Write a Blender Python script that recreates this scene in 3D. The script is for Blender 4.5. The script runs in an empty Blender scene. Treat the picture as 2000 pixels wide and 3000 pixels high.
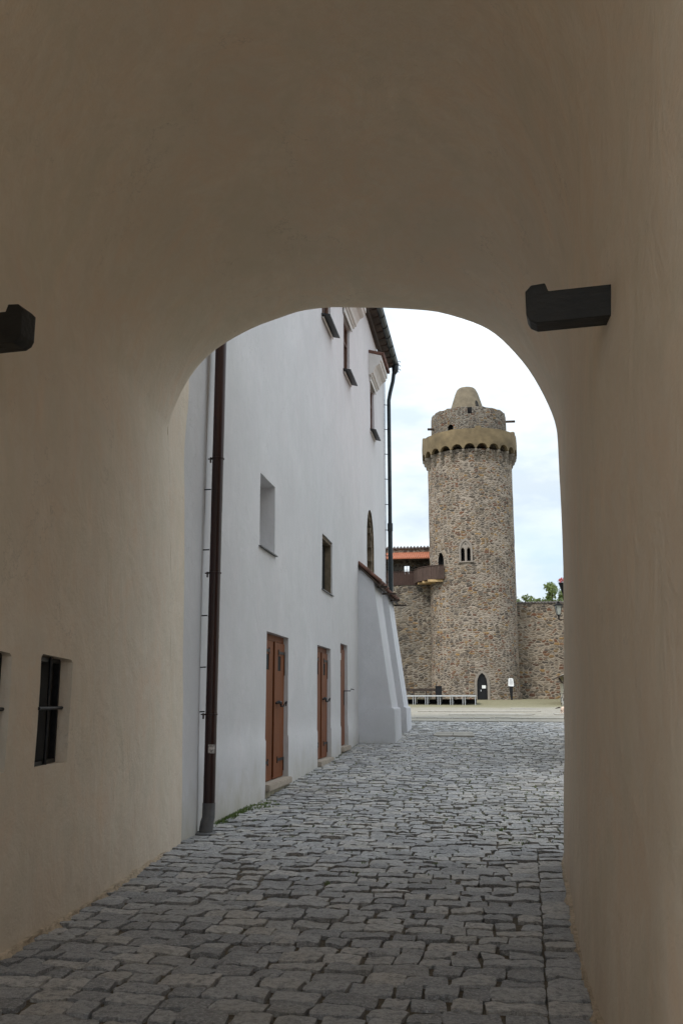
import bpy, bmesh, math, random
from mathutils import Vector, Matrix, noise
random.seed(7)
R = math.radians
scene = bpy.context.scene
col = scene.collection
PI = math.pi

# ---------------------------------------------------------------- node helpers
class NT:
    def __init__(s, tree): s.t = tree; s.n = tree.nodes; s.l = tree.links
    def new(s, kind, **kw):
        nd = s.n.new(kind)
        for k, v in kw.items():
            if k == 'inp':
                for a, b in v.items():
                    if isinstance(b, bpy.types.NodeSocket): s.l.new(b, nd.inputs[a])
                    else: nd.inputs[a].default_value = b
            else: setattr(nd, k, v)
        return nd
    def math(s, op, a, b=0.0, c=None, clamp=False):
        nd = s.n.new('ShaderNodeMath'); nd.operation = op; nd.use_clamp = clamp
        for i, v in enumerate((a, b) if c is None else (a, b, c)):
            if isinstance(v, bpy.types.NodeSocket): s.l.new(v, nd.inputs[i])
            else: nd.inputs[i].default_value = v
        return nd.outputs[0]
    def mix(s, fac, a, b, blend='MIX'):
        nd = s.n.new('ShaderNodeMix'); nd.data_type = 'RGBA'; nd.blend_type = blend
        for i, v in ((0, fac), (6, a), (7, b)):
            if isinstance(v, bpy.types.NodeSocket): s.l.new(v, nd.inputs[i])
            elif i: nd.inputs[i].default_value = (v[0], v[1], v[2], 1)
            else: nd.inputs[i].default_value = v
        return nd.outputs[2]
    def ramp(s, fac, stops, interp='LINEAR'):
        nd = s.n.new('ShaderNodeValToRGB'); nd.color_ramp.interpolation = interp
        el = nd.color_ramp.elements
        while len(el) < len(stops): el.new(0.5)
        for e, (p, c) in zip(el, stops):
            e.position = p
            e.color = (c[0], c[1], c[2], 1) if hasattr(c, '__len__') else (c, c, c, 1)
        s.l.new(fac, nd.inputs[0]); return nd.outputs[0]
    def noise(s, vec, scale, detail=4, rough=.55, dist=0.0, out=0):
        nd = s.new('ShaderNodeTexNoise', inp={'Scale': scale, 'Detail': detail, 'Roughness': rough, 'Distortion': dist})
        if vec is not None: s.l.new(vec, nd.inputs['Vector'])
        return nd.outputs[out]
    def mapping(s, vec, scale=(1, 1, 1), loc=(0, 0, 0), rot=(0, 0, 0)):
        nd = s.new('ShaderNodeMapping', inp={'Scale': scale, 'Location': loc, 'Rotation': rot})
        s.l.new(vec, nd.inputs['Vector']); return nd.outputs[0]

def mat(name, build):
    m = bpy.data.materials.new(name); m.use_nodes = True
    nt = NT(m.node_tree); nt.n.clear()
    out = nt.new('ShaderNodeOutputMaterial'); b = nt.new('ShaderNodeBsdfPrincipled')
    nt.l.new(b.outputs[0], out.inputs[0])
    build(nt, b); return m

def setc(nt, b, col_): 
    if isinstance(col_, bpy.types.NodeSocket): nt.l.new(col_, b.inputs['Base Color'])
    else: b.inputs['Base Color'].default_value = (*col_, 1)
def bump(nt, b, h, strength=.3, dist=.02):
    nd = nt.new('ShaderNodeBump', inp={'Strength': strength, 'Distance': dist}); nt.l.new(h, nd.inputs['Height'])
    nt.l.new(nd.outputs[0], b.inputs['Normal'])
def obco(nt): return nt.new('ShaderNodeNewGeometry').outputs['Position']

def simple(name, c, rough=.7, metal=0.0, var=.25, scale=6.0, bs=.15, bd=.005, stretch=(1, 1, 1)):
    def f(nt, b):
        v = nt.mapping(obco(nt), stretch)
        n = nt.noise(v, scale, 5, .6)
        lo = tuple(x*(1-var) for x in c); hi = tuple(min(1, x*(1+var)) for x in c)
        setc(nt, b, nt.ramp(n, [(.3, lo), (.7, hi)]))
        b.inputs['Roughness'].default_value = rough; b.inputs['Metallic'].default_value = metal
        if bs: bump(nt, b, nt.noise(v, scale*3, 4), bs, bd)
    return mat(name, f)

def plaster(name, base, warm, dirt, foot=.35, rel=.45):
    def f(nt, b):
        p = obco(nt)
        streak = nt.noise(nt.mapping(p, (2.2, 2.2, .42)), 1.5, 6, .62, 1.2)
        blot = nt.noise(p, .55, 4, .6, .3)
        c = nt.ramp(streak, [(.28, tuple(x*.93 for x in base)), (.5, base), (.72, warm)])
        c = nt.mix(nt.ramp(blot, [(.35, 0.0), (.65, .8)]), c, tuple(x*.88 for x in base))
        b2 = nt.noise(nt.mapping(p, (1, 1, 1), (4, 7, 2)), 1.7, 6, .7, 1.5)
        c = nt.mix(nt.ramp(b2, [(.42, 0.0), (.50, .35), (.58, 0.0)]), c, tuple(x*.87 for x in warm))
        b3 = nt.noise(nt.mapping(p, (1, 1, 1), (14, 3, 9)), .9, 5, .65, .8)
        c = nt.mix(nt.ramp(b3, [(.55, 0.0), (.75, .5)]), c, tuple(min(1, x*1.08) for x in base))
        sc = nt.noise(nt.mapping(p, (5, 5, 1.1), (2, 8, 1)), 1.3, 5, .6, .6)
        c = nt.mix(nt.ramp(sc, [(.70, 0.0), (.74, .45)]), c, tuple(min(1, x*1.12) for x in base))
        b4 = nt.noise(nt.mapping(p, (1.4, 1, .8), (31, 5, 2)), 1.15, 6, .68, 1.0)
        c = nt.mix(nt.ramp(b4, [(.38, .55*rel), (.5, 0.0)]), c, (base[0]*.84, base[1]*.87, base[2]*.84))
        c = nt.mix(nt.ramp(b4, [(.52, 0.0), (.66, .6*rel)]), c, (warm[0]*.97, warm[1]*.91, warm[2]*.90))
        cv = nt.new('ShaderNodeVectorMath', operation='ADD', inp={0: p, 1: nt.noise(p, 2.2, 5, .7, out=1)}).outputs[0]
        ck = nt.new('ShaderNodeTexVoronoi', feature='DISTANCE_TO_EDGE', inp={'Vector': cv, 'Scale': .8}).outputs['Distance']
        cm = nt.math('MULTIPLY', nt.ramp(ck, [(.002, .55), (.006, 0.0)]), nt.ramp(b3, [(.50, 0.0), (.60, 1.0)]))
        c = nt.mix(cm, c, tuple(x*.55 for x in base))
        fine = nt.noise(p, 60, 3, .7)
        c = nt.mix(nt.ramp(fine, [(.3, .22), (.6, 0.0)]), c, tuple(x*.8 for x in base))
        z = nt.new('ShaderNodeSeparateXYZ', inp={0: p}).outputs[2]
        dn = nt.noise(nt.mapping(p, (1, 1, .6)), 2.5, 6, .65)
        m = nt.math('SUBTRACT', nt.math('MULTIPLY', dn, 1.3), nt.math('MULTIPLY', z, .9))
        m = nt.ramp(m, [(.05, 0.0), (.75, foot)])
        c = nt.mix(m, c, dirt)
        setc(nt, b, c)
        b.inputs['Roughness'].default_value = .92
        b.inputs['Specular IOR Level'].default_value = .2
        h = nt.math('ADD', nt.noise(nt.mapping(p, (1, 1, .7)), 2.6, 6, .6, .5), nt.math('MULTIPLY', nt.noise(p, 45, 3, .6), .10))
        h = nt.math('ADD', h, nt.math('MULTIPLY', nt.noise(nt.mapping(p, (2.5, .9, 1.2), (3, 1, 0)), 7, 4, .6, 2.0), .12*rel))
        bump(nt, b, h, min(1, rel), .03+.03*max(0, rel-.5))
    return mat(name, f)

def rubble(name, cols, mortar, sx=3.2, sy=5.2, stain=.5, seed=0.0, tone=1.0):
    cols = [(c[0]*1.03, c[1], c[2]) for c in cols]
    def f(nt, b):
        uv = nt.new('ShaderNodeTexCoord').outputs['UV']
        d = nt.noise(nt.mapping(uv, (1, 1, 1), (seed, 3*seed, 0)), 1.7, 3, .6, out=1)
        va = nt.new('ShaderNodeVectorMath', operation='SUBTRACT', inp={0: d, 1: (.5, .5, .5)}).outputs[0]
        va = nt.new('ShaderNodeVectorMath', operation='SCALE', inp={0: va}); va.inputs['Scale'].default_value = .45
        uvd = nt.new('ShaderNodeVectorMath', operation='ADD', inp={0: uv, 1: va.outputs[0]}).outputs[0]
        mp = nt.mapping(uvd, (sx, sy, 1), (seed, seed, 0))
        vo = nt.new('ShaderNodeTexVoronoi', voronoi_dimensions='2D', distance='MINKOWSKI', inp={'Vector': mp, 'Scale': 1.0, 'Randomness': .92, 'Exponent': 3.2})
        v2 = nt.new('ShaderNodeTexVoronoi', voronoi_dimensions='2D', feature='F2', distance='MINKOWSKI', inp={'Vector': mp, 'Scale': 1.0, 'Randomness': .92, 'Exponent': 3.2})
        edge = nt.math('MULTIPLY', nt.math('SUBTRACT', v2.outputs['Distance'], vo.outputs['Distance']), .6)
        sep = nt.new('ShaderNodeSeparateColor', inp={0: vo.outputs['Color']})
        n = len(cols)
        c = nt.ramp(sep.outputs[0], [(i/n, cc) for i, cc in enumerate(cols)], 'CONSTANT')
        c = nt.mix(nt.math('POWER', sep.outputs[1], 2.2), c, (.085, .075, .066))
        g = nt.noise(uv, 14, 4, .7)
        c = nt.mix(nt.ramp(g, [(.3, .35), (.7, 0.0)]), c, (.12, .10, .08))
        # mortar width varies: in places smeared over the stones
        mw = nt.noise(nt.mapping(uv, (1, 1, 1), (9+seed, 0, 0)), .55, 4, .65)
        thr = nt.math('MULTIPLY', nt.ramp(mw, [(.35, .05), (.68, .42)]), 1.0)
        mm = nt.math('SUBTRACT', 1.0, nt.math('DIVIDE', edge, thr), clamp=True)
        mm = nt.ramp(mm, [(.15, 0.0), (.55, 1.0)])
        mc = nt.mix(g, mortar, tuple(x*.62 for x in mortar))
        c = nt.mix(nt.math('MULTIPLY', mm, .9), c, mc)
        st = nt.noise(nt.mapping(uv, (.35, .22, 1), (seed*2, 1, 0)), 1.0, 6, .65, .5)
        c = nt.mix(nt.ramp(st, [(.45, 0.0), (.72, stain)]), c, (.105, .098, .09))
        c = nt.mix(1.0, c, (tone, tone, tone), 'MULTIPLY')
        setc(nt, b, c); b.inputs['Roughness'].default_value = .95
        b.inputs['Specular IOR Level'].default_value = .15
        h = nt.math('ADD', nt.ramp(edge, [(0, 0.0), (.22, 1.0)]), nt.math('MULTIPLY', g, .6))
        bump(nt, b, h, .8, .07)
    return mat(name, f)

TAN = (.79, .70, .59); WHITE = (.65, .645, .662)
M = {}
M['passage'] = plaster('passage_plaster', TAN, (.80, .665, .52), (.54, .445, .35), .6, .75)
M['sand'] = simple('sandy_mortar', (.50, .40, .29), .95, var=.35, scale=14, bs=.9, bd=.02)
M['white'] = plaster('white_plaster', WHITE, (.65, .65, .675), (.43, .41, .35), .8)
M['bwhite'] = plaster('buttress_plaster', (.63, .635, .67), (.64, .65, .685), (.52, .51, .48), .3)
M['cream'] = plaster('cream_plaster', (.62, .58, .48), (.64, .6, .5), (.4, .38, .3), .4)
M['trim'] = simple('moulding_paint', (.60, .59, .57), .85, var=.06, scale=3)
SC = [(.33, .26, .18), (.24, .20, .15), (.42, .34, .25), (.22, .10, .055), (.30, .25, .19), (.40, .25, .10), (.17, .145, .12), (.36, .30, .22), (.27, .15, .085), (.47, .40, .31)]
M['rub_tower'] = rubble('tower_rubble', SC, (.56, .475, .39), 2.25, 5.8, .4, 1.3, .78)
M['rub_drum'] = rubble('drum_rubble', SC, (.50, .45, .38), 2.8, 7.5, .4, 5.3, .62)
M['rub_left'] = rubble('left_wall_rubble', [(.40, .33, .23), (.25, .2, .15), (.45, .38, .29), (.2, .15, .10), (.33, .27, .2), (.15, .12, .1), (.40, .26, .13)], (.50, .44, .36), 2.1, 5.4, .8, 11.1, .65)
M['rub_right'] = rubble('right_wall_rubble', SC, (.54, .45, .35), 2.1, 4.8, .35, 17.7, .72)
M['ringplaster'] = simple('ring_plaster', (.155, .115, .062), .9, var=.4, scale=.9, bs=.4, bd=.03)
M['coneplaster'] = simple('weathered_cone_render', (.16, .13, .088), .9, var=.3, scale=1.6, bs=.5, bd=.04)
M['stone'] = simple('dressed_stone', (.24, .21, .18), .9, var=.15, scale=3, bs=.3)
M['corbel'] = simple('dark_corbel_stone', (.17, .145, .115), .9, var=.3, scale=3)
M['sill'] = simple('threshold_stone', (.36, .31, .255), .85, var=.18, scale=9, bs=.4)
M['riser'] = simple('mossy_riser_stone', (.30, .28, .21), .9, var=.3, scale=7, bs=.6, bd=.01)
M['brownstone'] = simple('brown_stone', (.16, .125, .085), .9, var=.4, scale=5, bs=.6, bd=.02)
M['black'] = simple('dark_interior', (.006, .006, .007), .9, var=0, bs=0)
M['iron'] = simple('wrought_iron', (.022, .022, .024), .5, .7, var=.4, scale=20)
M['pipe'] = simple('brown_pipe_paint', (.026, .0055, .004), .36, .0, var=.35, scale=4, stretch=(1, 1, .2), bs=.05)
M['castiron'] = simple('grey_cast_iron', (.12, .12, .125), .6, .2, var=.25, scale=8)
M['darkpipe'] = simple('blackened_copper', (.022, .03, .034), .38, .5, var=.4, scale=4)
M['sillmetal'] = simple('dark_sheet_metal', (.035, .035, .036), .45, .5, var=.3, scale=4)
M['eaves'] = simple('dark_eaves_wood', (.04, .027, .02), .85, var=.6, scale=3, bs=.5)
M['tile'] = simple('old_clay_tile', (.13, .065, .048), .9, var=.5, scale=4, bs=.4, bd=.01)
M['redtile'] = simple('new_clay_tile', (.36, .125, .065), .85, var=.2, scale=3, bs=.2)
M['darktile'] = simple('weathered_ridge_tile', (.11, .095, .09), .9, var=.4, scale=3)
M['oldbeam'] = simple('charred_oak', (.007, .0065, .005), .6, var=.8, scale=7, bs=.7, bd=.01, stretch=(.4, 1, 1))
M['frame'] = simple('brown_window_frame', (.11, .05, .03), .6, var=.2)
M['white_paint'] = simple('white_paint', (.85, .86, .88), .5, var=.05, bs=0)
M['steel'] = simple('galvanised_steel', (.62, .64, .67), .4, .3, var=.08, bs=0)
M['deck'] = simple('stage_plywood', (.07, .065, .06), .8, var=.3, scale=2)
M['paper'] = simple('paper_sheet', (.85, .86, .84), .7, var=.03, bs=0)
M['ink'] = simple('grey_ink', (.08, .08, .09), .7, var=0, bs=0)
M['beamwood'] = simple('pale_beam_wood', (.48, .33, .16), .8, var=.2, scale=4)
M['dirtpale'] = simple('flagstone', (.30, .28, .245), .85, var=.18, scale=5, bs=.4, bd=.01)

def wood(name, base, dark, axis='z', plank=0.0, rough=.55):
    def f(nt, b):
        p = obco(nt)
        v = nt.mapping(p, (14, 14, .6))
        g = nt.noise(v, 2.0, 6, .7, 1.0)
        c = nt.ramp(g, [(.25, dark), (.6, base), (.85, tuple(min(1, x*1.15) for x in base))])
        big = nt.noise(p, .9, 3)
        c = nt.mix(nt.ramp(big, [(.3, .35), (.7, 0.0)]), c, dark)
        setc(nt, b, c); b.inputs['Roughness'].default_value = rough
        bump(nt, b, g, .25, .004); b.inputs['Specular IOR Level'].default_value = .2
    return mat(name, f)
M['door'] = wood('stained_door_wood', (.21, .072, .026), (.13, .042, .016))
M['gallery'] = wood('dark_weathered_boards', (.075, .045, .036), (.022, .014, .013), rough=.8)
M['balcony'] = wood('grey_brown_boards', (.105, .07, .058), (.035, .024, .02), rough=.85)

def f_glass(nt, b):
    setc(nt, b, (.02, .022, .025)); b.inputs['Roughness'].default_value = .08
    b.inputs['Specular IOR Level'].default_value = .7
M['glass'] = mat('dark_window_glass', f_glass)
def f_lampglass(nt, b):
    setc(nt, b, (.55, .6, .58)); b.inputs['Roughness'].default_value = .35
M['lampglass'] = mat('frosted_lamp_glass', f_lampglass)

def f_granite(nt, b):
    p = obco(nt)
    at = nt.new('ShaderNodeAttribute', attribute_name='tint').outputs['Fac']
    c = nt.ramp(at, [(0.0, (.24, .24, .245)), (.35, (.37, .37, .38)), (.7, (.45, .445, .445)), (.9, (.49, .46, .425)), (1.0, (.56, .54, .52))])
    g1 = nt.noise(p, 22, 5, .7)
    c = nt.mix(nt.ramp(g1, [(.36, .75), (.56, 0.0)]), c, (.11, .11, .11))
    g2 = nt.noise(p, 55, 4, .7)
    c = nt.mix(nt.ramp(g2, [(.5, 0.0), (.66, .5)]), c, (.62, .62, .62))
    sp = nt.noise(p, 190, 2, .5)
    c = nt.mix(nt.ramp(sp, [(.60, 0.0), (.70, .55)]), c, (.50, .50, .50))
    c = nt.mix(nt.ramp(sp, [(.30, .6), (.42, 0.0)]), c, (.06, .06, .06))
    rl = nt.noise(p, 1.3, 4, .6)
    c = nt.mix(nt.ramp(rl, [(.50, 0.0), (.8, .4)]), c, (.33, .29, .22))
    setc(nt, b, c)
    r = nt.ramp(g1, [(.2, .5), (.8, .78)]); nt.l.new(r, b.inputs['Roughness'])
    h = nt.math('ADD', nt.noise(nt.mapping(p, (1, 1, 1)), 26, 6, .7, .6), nt.math('MULTIPLY', sp, .25))
    bump(nt, b, h, .95, .02)
M['granite'] = mat('granite_setts', f_granite)

def f_joint(nt, b):
    p = obco(nt)
    n = nt.noise(p, 1.1, 5, .65); f = nt.noise(p, 40, 4, .7)
    soil = nt.ramp(f, [(.3, (.06, .05, .036)), (.7, (.19, .155, .11))])
    moss = nt.ramp(f, [(.3, (.05, .065, .02)), (.7, (.14, .16, .06))])
    y = nt.new('ShaderNodeSeparateXYZ', inp={0: p}).outputs[1]
    m = nt.math('ADD', nt.math('MULTIPLY', nt.math('SUBTRACT', y, 9.0), .10), -.12, clamp=True)
    m = nt.math('MULTIPLY', nt.math('MINIMUM', m, .75), nt.ramp(n, [(.32, .2), (.55, 1.0)]))
    setc(nt, b, nt.mix(m, soil, moss)); b.inputs['Roughness'].default_value = 1
    bump(nt, b, f, .8, .02)
M['joint'] = mat('mossy_joint_soil', f_joint)

def f_yard(nt, b):
    p = obco(nt)
    v = nt.mapping(p, (1, 1, 1), rot=(0, 0, R(-9)))
    vo = nt.new('ShaderNodeTexVoronoi', inp={'Vector': v, 'Scale': 5.5, 'Randomness': .9})
    sep = nt.new('ShaderNodeSeparateColor', inp={0: vo.outputs['Color']})
    c = nt.ramp(sep.outputs[0], [(0, (.20, .18, .155)), (.5, (.265, .245, .217)), (1, (.32, .30, .27))])
    n = nt.noise(p, .35, 5, .65)
    c = nt.mix(nt.ramp(n, [(.35, 0.0), (.7, .6)]), c, (.26, .235, .17))
    ve = nt.new('ShaderNodeTexVoronoi', feature='DISTANCE_TO_EDGE', inp={'Vector': v, 'Scale': 5.5, 'Randomness': .9})
    c = nt.mix(nt.ramp(ve.outputs['Distance'], [(.02, .55), (.12, 0.0)]), c, (.17, .15, .095))
    y = nt.new('ShaderNodeSeparateXYZ', inp={0: p}).outputs[1]
    far = nt.math('MULTIPLY', nt.math('SUBTRACT', nt.math('ADD', y, nt.math('MULTIPLY', n, 9.0)), 65.0), .12, clamp=True)
    gr = nt.noise(p, 3.5, 5, .7)
    grass = nt.ramp(gr, [(.3, (.11, .11, .05)), (.55, (.18, .16, .09)), (.75, (.27, .23, .155))])
    c = nt.mix(nt.math('MULTIPLY', far, .9), c, grass)
    setc(nt, b, c); b.inputs['Roughness'].default_value = .95
    bump(nt, b, nt.math('ADD', ve.outputs['Distance'], nt.math('MULTIPLY', gr, .5)), .6, .03)
M['yard'] = mat('courtyard_cobble_gravel', f_yard)

def leafmat(name, a, c):
    def f(nt, b):
        at = nt.new('ShaderNodeAttribute', attribute_name='tint').outputs['Fac']
        setc(nt, b, nt.ramp(at, [(0, a), (1, c)])); b.inputs['Roughness'].default_value = .6
        b.inputs['Subsurface Weight'].default_value = 0.0
        tr = nt.new('ShaderNodeBsdfTranslucent'); nt.l.new(nt.ramp(at, [(0, a), (1, c)]), tr.inputs[0])
        mx = nt.new('ShaderNodeMixShader'); mx.inputs[0].default_value = .3
        nt.l.new(b.outputs[0], mx.inputs[1]); nt.l.new(tr.outputs[0], mx.inputs[2])
        out = [n for n in nt.n if n.type == 'OUTPUT_MATERIAL'][0]; nt.l.new(mx.outputs[0], out.inputs[0])
    return mat(name, f)
M['leaf'] = leafmat('tree_leaves', (.13, .19, .05), (.36, .42, .16))
M['grass'] = leafmat('weed_leaves', (.06, .11, .02), (.20, .27, .08))
M['bark'] = simple('bark', (.13, .09, .06), .9, var=.3)

# ---------------------------------------------------------------- mesh helpers
def tag(o, label=None, cat=None, group=None, kind=None):
    if label: o['label'] = label
    if cat: o['category'] = cat
    if group: o['group'] = group
    if kind: o['kind'] = kind
    return o
def empty(name, loc, label, cat, group=None):
    o = bpy.data.objects.new(name, None); col.objects.link(o); o.location = loc
    o.empty_display_size = .3
    return tag(o, label, cat, group)

class MB:
    def __init__(s): s.v = []; s.f = []; s.mi = []; s.uv = {}; s.tint = []
    def face(s, pts, mi=0, uvs=None):
        b = len(s.v); s.v += [tuple(p) for p in pts]; s.f.append(tuple(range(b, b+len(pts)))); s.mi.append(mi)
        if uvs: s.uv[len(s.f)-1] = uvs
    def add(s, vs, fs, mi=0):
        b = len(s.v); s.v += [tuple(p) for p in vs]
        for f in fs: s.f.append(tuple(b+i for i in f)); s.mi.append(mi)
    def box(s, c, size, X=(1, 0, 0), Y=(0, 1, 0), Z=(0, 0, 1), mi=0, taper=1.0):
        c = Vector(c); X, Y, Z = Vector(X), Vector(Y), Vector(Z); hx, hy, hz = [a/2 for a in size]
        vs = []
        for k in (-1, 1):
            t = taper if k > 0 else 1
            for i, j in ((-1, -1), (1, -1), (1, 1), (-1, 1)): vs.append(c+X*hx*i*t+Y*hy*j*t+Z*hz*k)
        s.add(vs, [(3, 2, 1, 0), (4, 5, 6, 7), (0, 1, 5, 4), (1, 2, 6, 5), (2, 3, 7, 6), (3, 0, 4, 7)], mi)
    def tube(s, pts, r, seg=10, mi=0, caps=True):
        pts = [Vector(p) for p in pts]; n = len(pts); rs = r if hasattr(r, '__len__') else [r]*n
        rings = []; ref = None
        for i, p in enumerate(pts):
            d = (pts[min(i+1, n-1)]-pts[max(i-1, 0)]).normalized()
            if ref is None:
                ref = Vector((0, 0, 1)) if abs(d.z) < .9 else Vector((1, 0, 0))
            a = (ref - d*ref.dot(d)).normalized(); b_ = d.cross(a); ref = a
            rings.append([p+(a*math.cos(2*PI*k/seg)+b_*math.sin(2*PI*k/seg))*rs[i] for k in range(seg)])
        vs = [v for q in rings for v in q]; fs = []
        for i in range(n-1):
            for k in range(seg):
                k2 = (k+1) % seg
                fs.append((i*seg+k, i*seg+k2, (i+1)*seg+k2, (i+1)*seg+k))
        if caps: fs.append(tuple(range(seg))[::-1]); fs.append(tuple((n-1)*seg+k for k in range(seg)))
        s.add(vs, fs, mi)
    def prism(s, poly, d, mi=0):
        """poly: list of 3D pts (planar), extruded by vector d"""
        poly = [Vector(p) for p in poly]; d = Vector(d); n = len(poly)
        vs = poly+[p+d for p in poly]
        nrm = Vector((0, 0, 0))
        for i in range(n):
            nrm += poly[i].cross(poly[(i+1) % n])
        fl = nrm.dot(d) > 0
        a = tuple(range(n)); b_ = tuple(range(n, 2*n))
        fs = [a[::-1] if fl else a, b_ if fl else b_[::-1]]
        for i in range(n):
            j = (i+1) % n
            fs.append((i, j, n+j, n+i) if fl else (j, i, n+i, n+j))
        s.add(vs, fs, mi)
    def lathe(s, prof, c=(0, 0, 0), seg=48, mi=0, a0=0, a1=2*PI, uvscale=None, closed=True):
        c = Vector(c); full = abs(a1-a0-2*PI) < 1e-6; nS = seg if full else seg+1
        base = len(s.v)
        for (r, z) in prof:
            for k in range(nS):
                a = a0+(a1-a0)*k/seg
                s.v.append((c.x+r*math.cos(a), c.y+r*math.sin(a), c.z+z))
        n = len(prof)
        acc = [0.0]
        for i in range(1, n): acc.append(acc[-1]+math.hypot(prof[i][0]-prof[i-1][0], prof[i][1]-prof[i-1][1]))
        R0 = max(p[0] for p in prof)
        for i in range(n-1):
            for k in range(seg):
                k2 = (k+1) % nS if full else k+1
                s.f.append((base+i*nS+k, base+i*nS+k2, base+(i+1)*nS+k2, base+(i+1)*nS+k)); s.mi.append(mi)
                u0 = (a0+(a1-a0)*k/seg)*R0; u1 = (a0+(a1-a0)*(k+1)/seg)*R0
                s.uv[len(s.f)-1] = [(u0, acc[i]), (u1, acc[i]), (u1, acc[i+1]), (u0, acc[i+1])]
    def build(s, name, mats, parent=None, smooth=False, sharp=None, origin=None):
        me = bpy.data.meshes.new(name)
        og = Vector(origin) if origin is not None else Vector((0, 0, 0))
        if parent is not None: og = og*0 + parent_world(parent)
        me.from_pydata([tuple(Vector(v)-og) for v in s.v], [], s.f)
        if not isinstance(mats, (list, tuple)): mats = [mats]
        for m in mats: me.materials.append(m)
        me.polygons.foreach_set('material_index', s.mi)
        if s.uv:
            ul = me.uv_layers.new(name='UVMap')
            for fi, uvs in s.uv.items():
                p = me.polygons[fi]
                for li, u in zip(p.loop_indices, uvs): ul.data[li].uv = u
        if s.tint:
            at = me.attributes.new('tint', 'FLOAT', 'POINT'); at.data.foreach_set('value', s.tint)
        if smooth:
            me.polygons.foreach_set('use_smooth', [True]*len(me.polygons))
            if sharp: me.set_sharp_from_angle(angle=R(sharp))
        me.update()
        o = bpy.data.objects.new(name, me); col.objects.link(o)
        if parent is not None: o.parent = parent
        else: o.location = og
        return o
def parent_world(o):
    p = Vector((0, 0, 0))
    while o is not None: p += Vector(o.location); o = o.parent
    return p

def cut(obj, mbs, sharp=35):
    """subtract solids (world coordinates) from an object's mesh"""
    org = parent_world(obj)
    tmp = []
    for mb, m in mbs:
        c = MB.build(mb, 'cutter', m); bm = bmesh.new(); bm.from_mesh(c.data)
        bmesh.ops.recalc_face_normals(bm, faces=bm.faces); bm.to_mesh(c.data); bm.free()
        md = obj.modifiers.new('b', 'BOOLEAN'); md.operation = 'DIFFERENCE'; md.object = c; md.solver = 'EXACT'
        try: md.material_mode = 'TRANSFER'
        except Exception: pass
        tmp.append(c)
    bpy.context.view_layer.update()
    dg = bpy.context.evaluated_depsgraph_get()
    me = bpy.data.meshes.new_from_object(obj.evaluated_get(dg), preserve_all_data_layers=True, depsgraph=dg)
    obj.modifiers.clear(); old = obj.data; obj.data = me
    if sharp: me.set_sharp_from_angle(angle=R(sharp))
    for c in tmp:
        m = c.data; bpy.data.objects.remove(c); bpy.data.meshes.remove(m)
    return obj
def recalc(o):
    bm = bmesh.new(); bm.from_mesh(o.data); bmesh.ops.recalc_face_normals(bm, faces=bm.faces); bm.to_mesh(o.data); bm.free()
def nz(x, y=0, z=0): return noise.noise(Vector((x, y, z)))
def lerp(tab, x):
    if x <= tab[0][0]: return tab[0][1]
    for (a, b), (c, d) in zip(tab, tab[1:]):
        if x <= c: return b+(d-b)*(x-a)/(c-a)
    return tab[-1][1]

# ---------------------------------------------------------------- ground
ZG = [(-60, 0), (12, 0), (15.5, .06), (20, .22), (21.8, .28), (24.4, .37), (26.2, .45), (29.6, .61), (31.4, .69), (36, .80), (74, 1.17), (84, 1.6), (95, 1.8), (400, 3)]
def zg(y): return lerp(ZG, y)
E1 = Vector((.156, .98775, 0)); N1 = Vector((.98775, -.156, 0))   # along the lane / across it
LEFT = [(-8, -2.15), (0, -2.2), (4, -2.25), (6.26, -2.14), (8.03, -1.98), (10.4, -1.87), (11.8, -1.78)]
RIGHT = [(-8, .98), (0, .98), (3, 1.05), (5.13, 1.3), (6.57, 1.56), (9.53, 2.15), (10.4, 2.385)]

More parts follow.
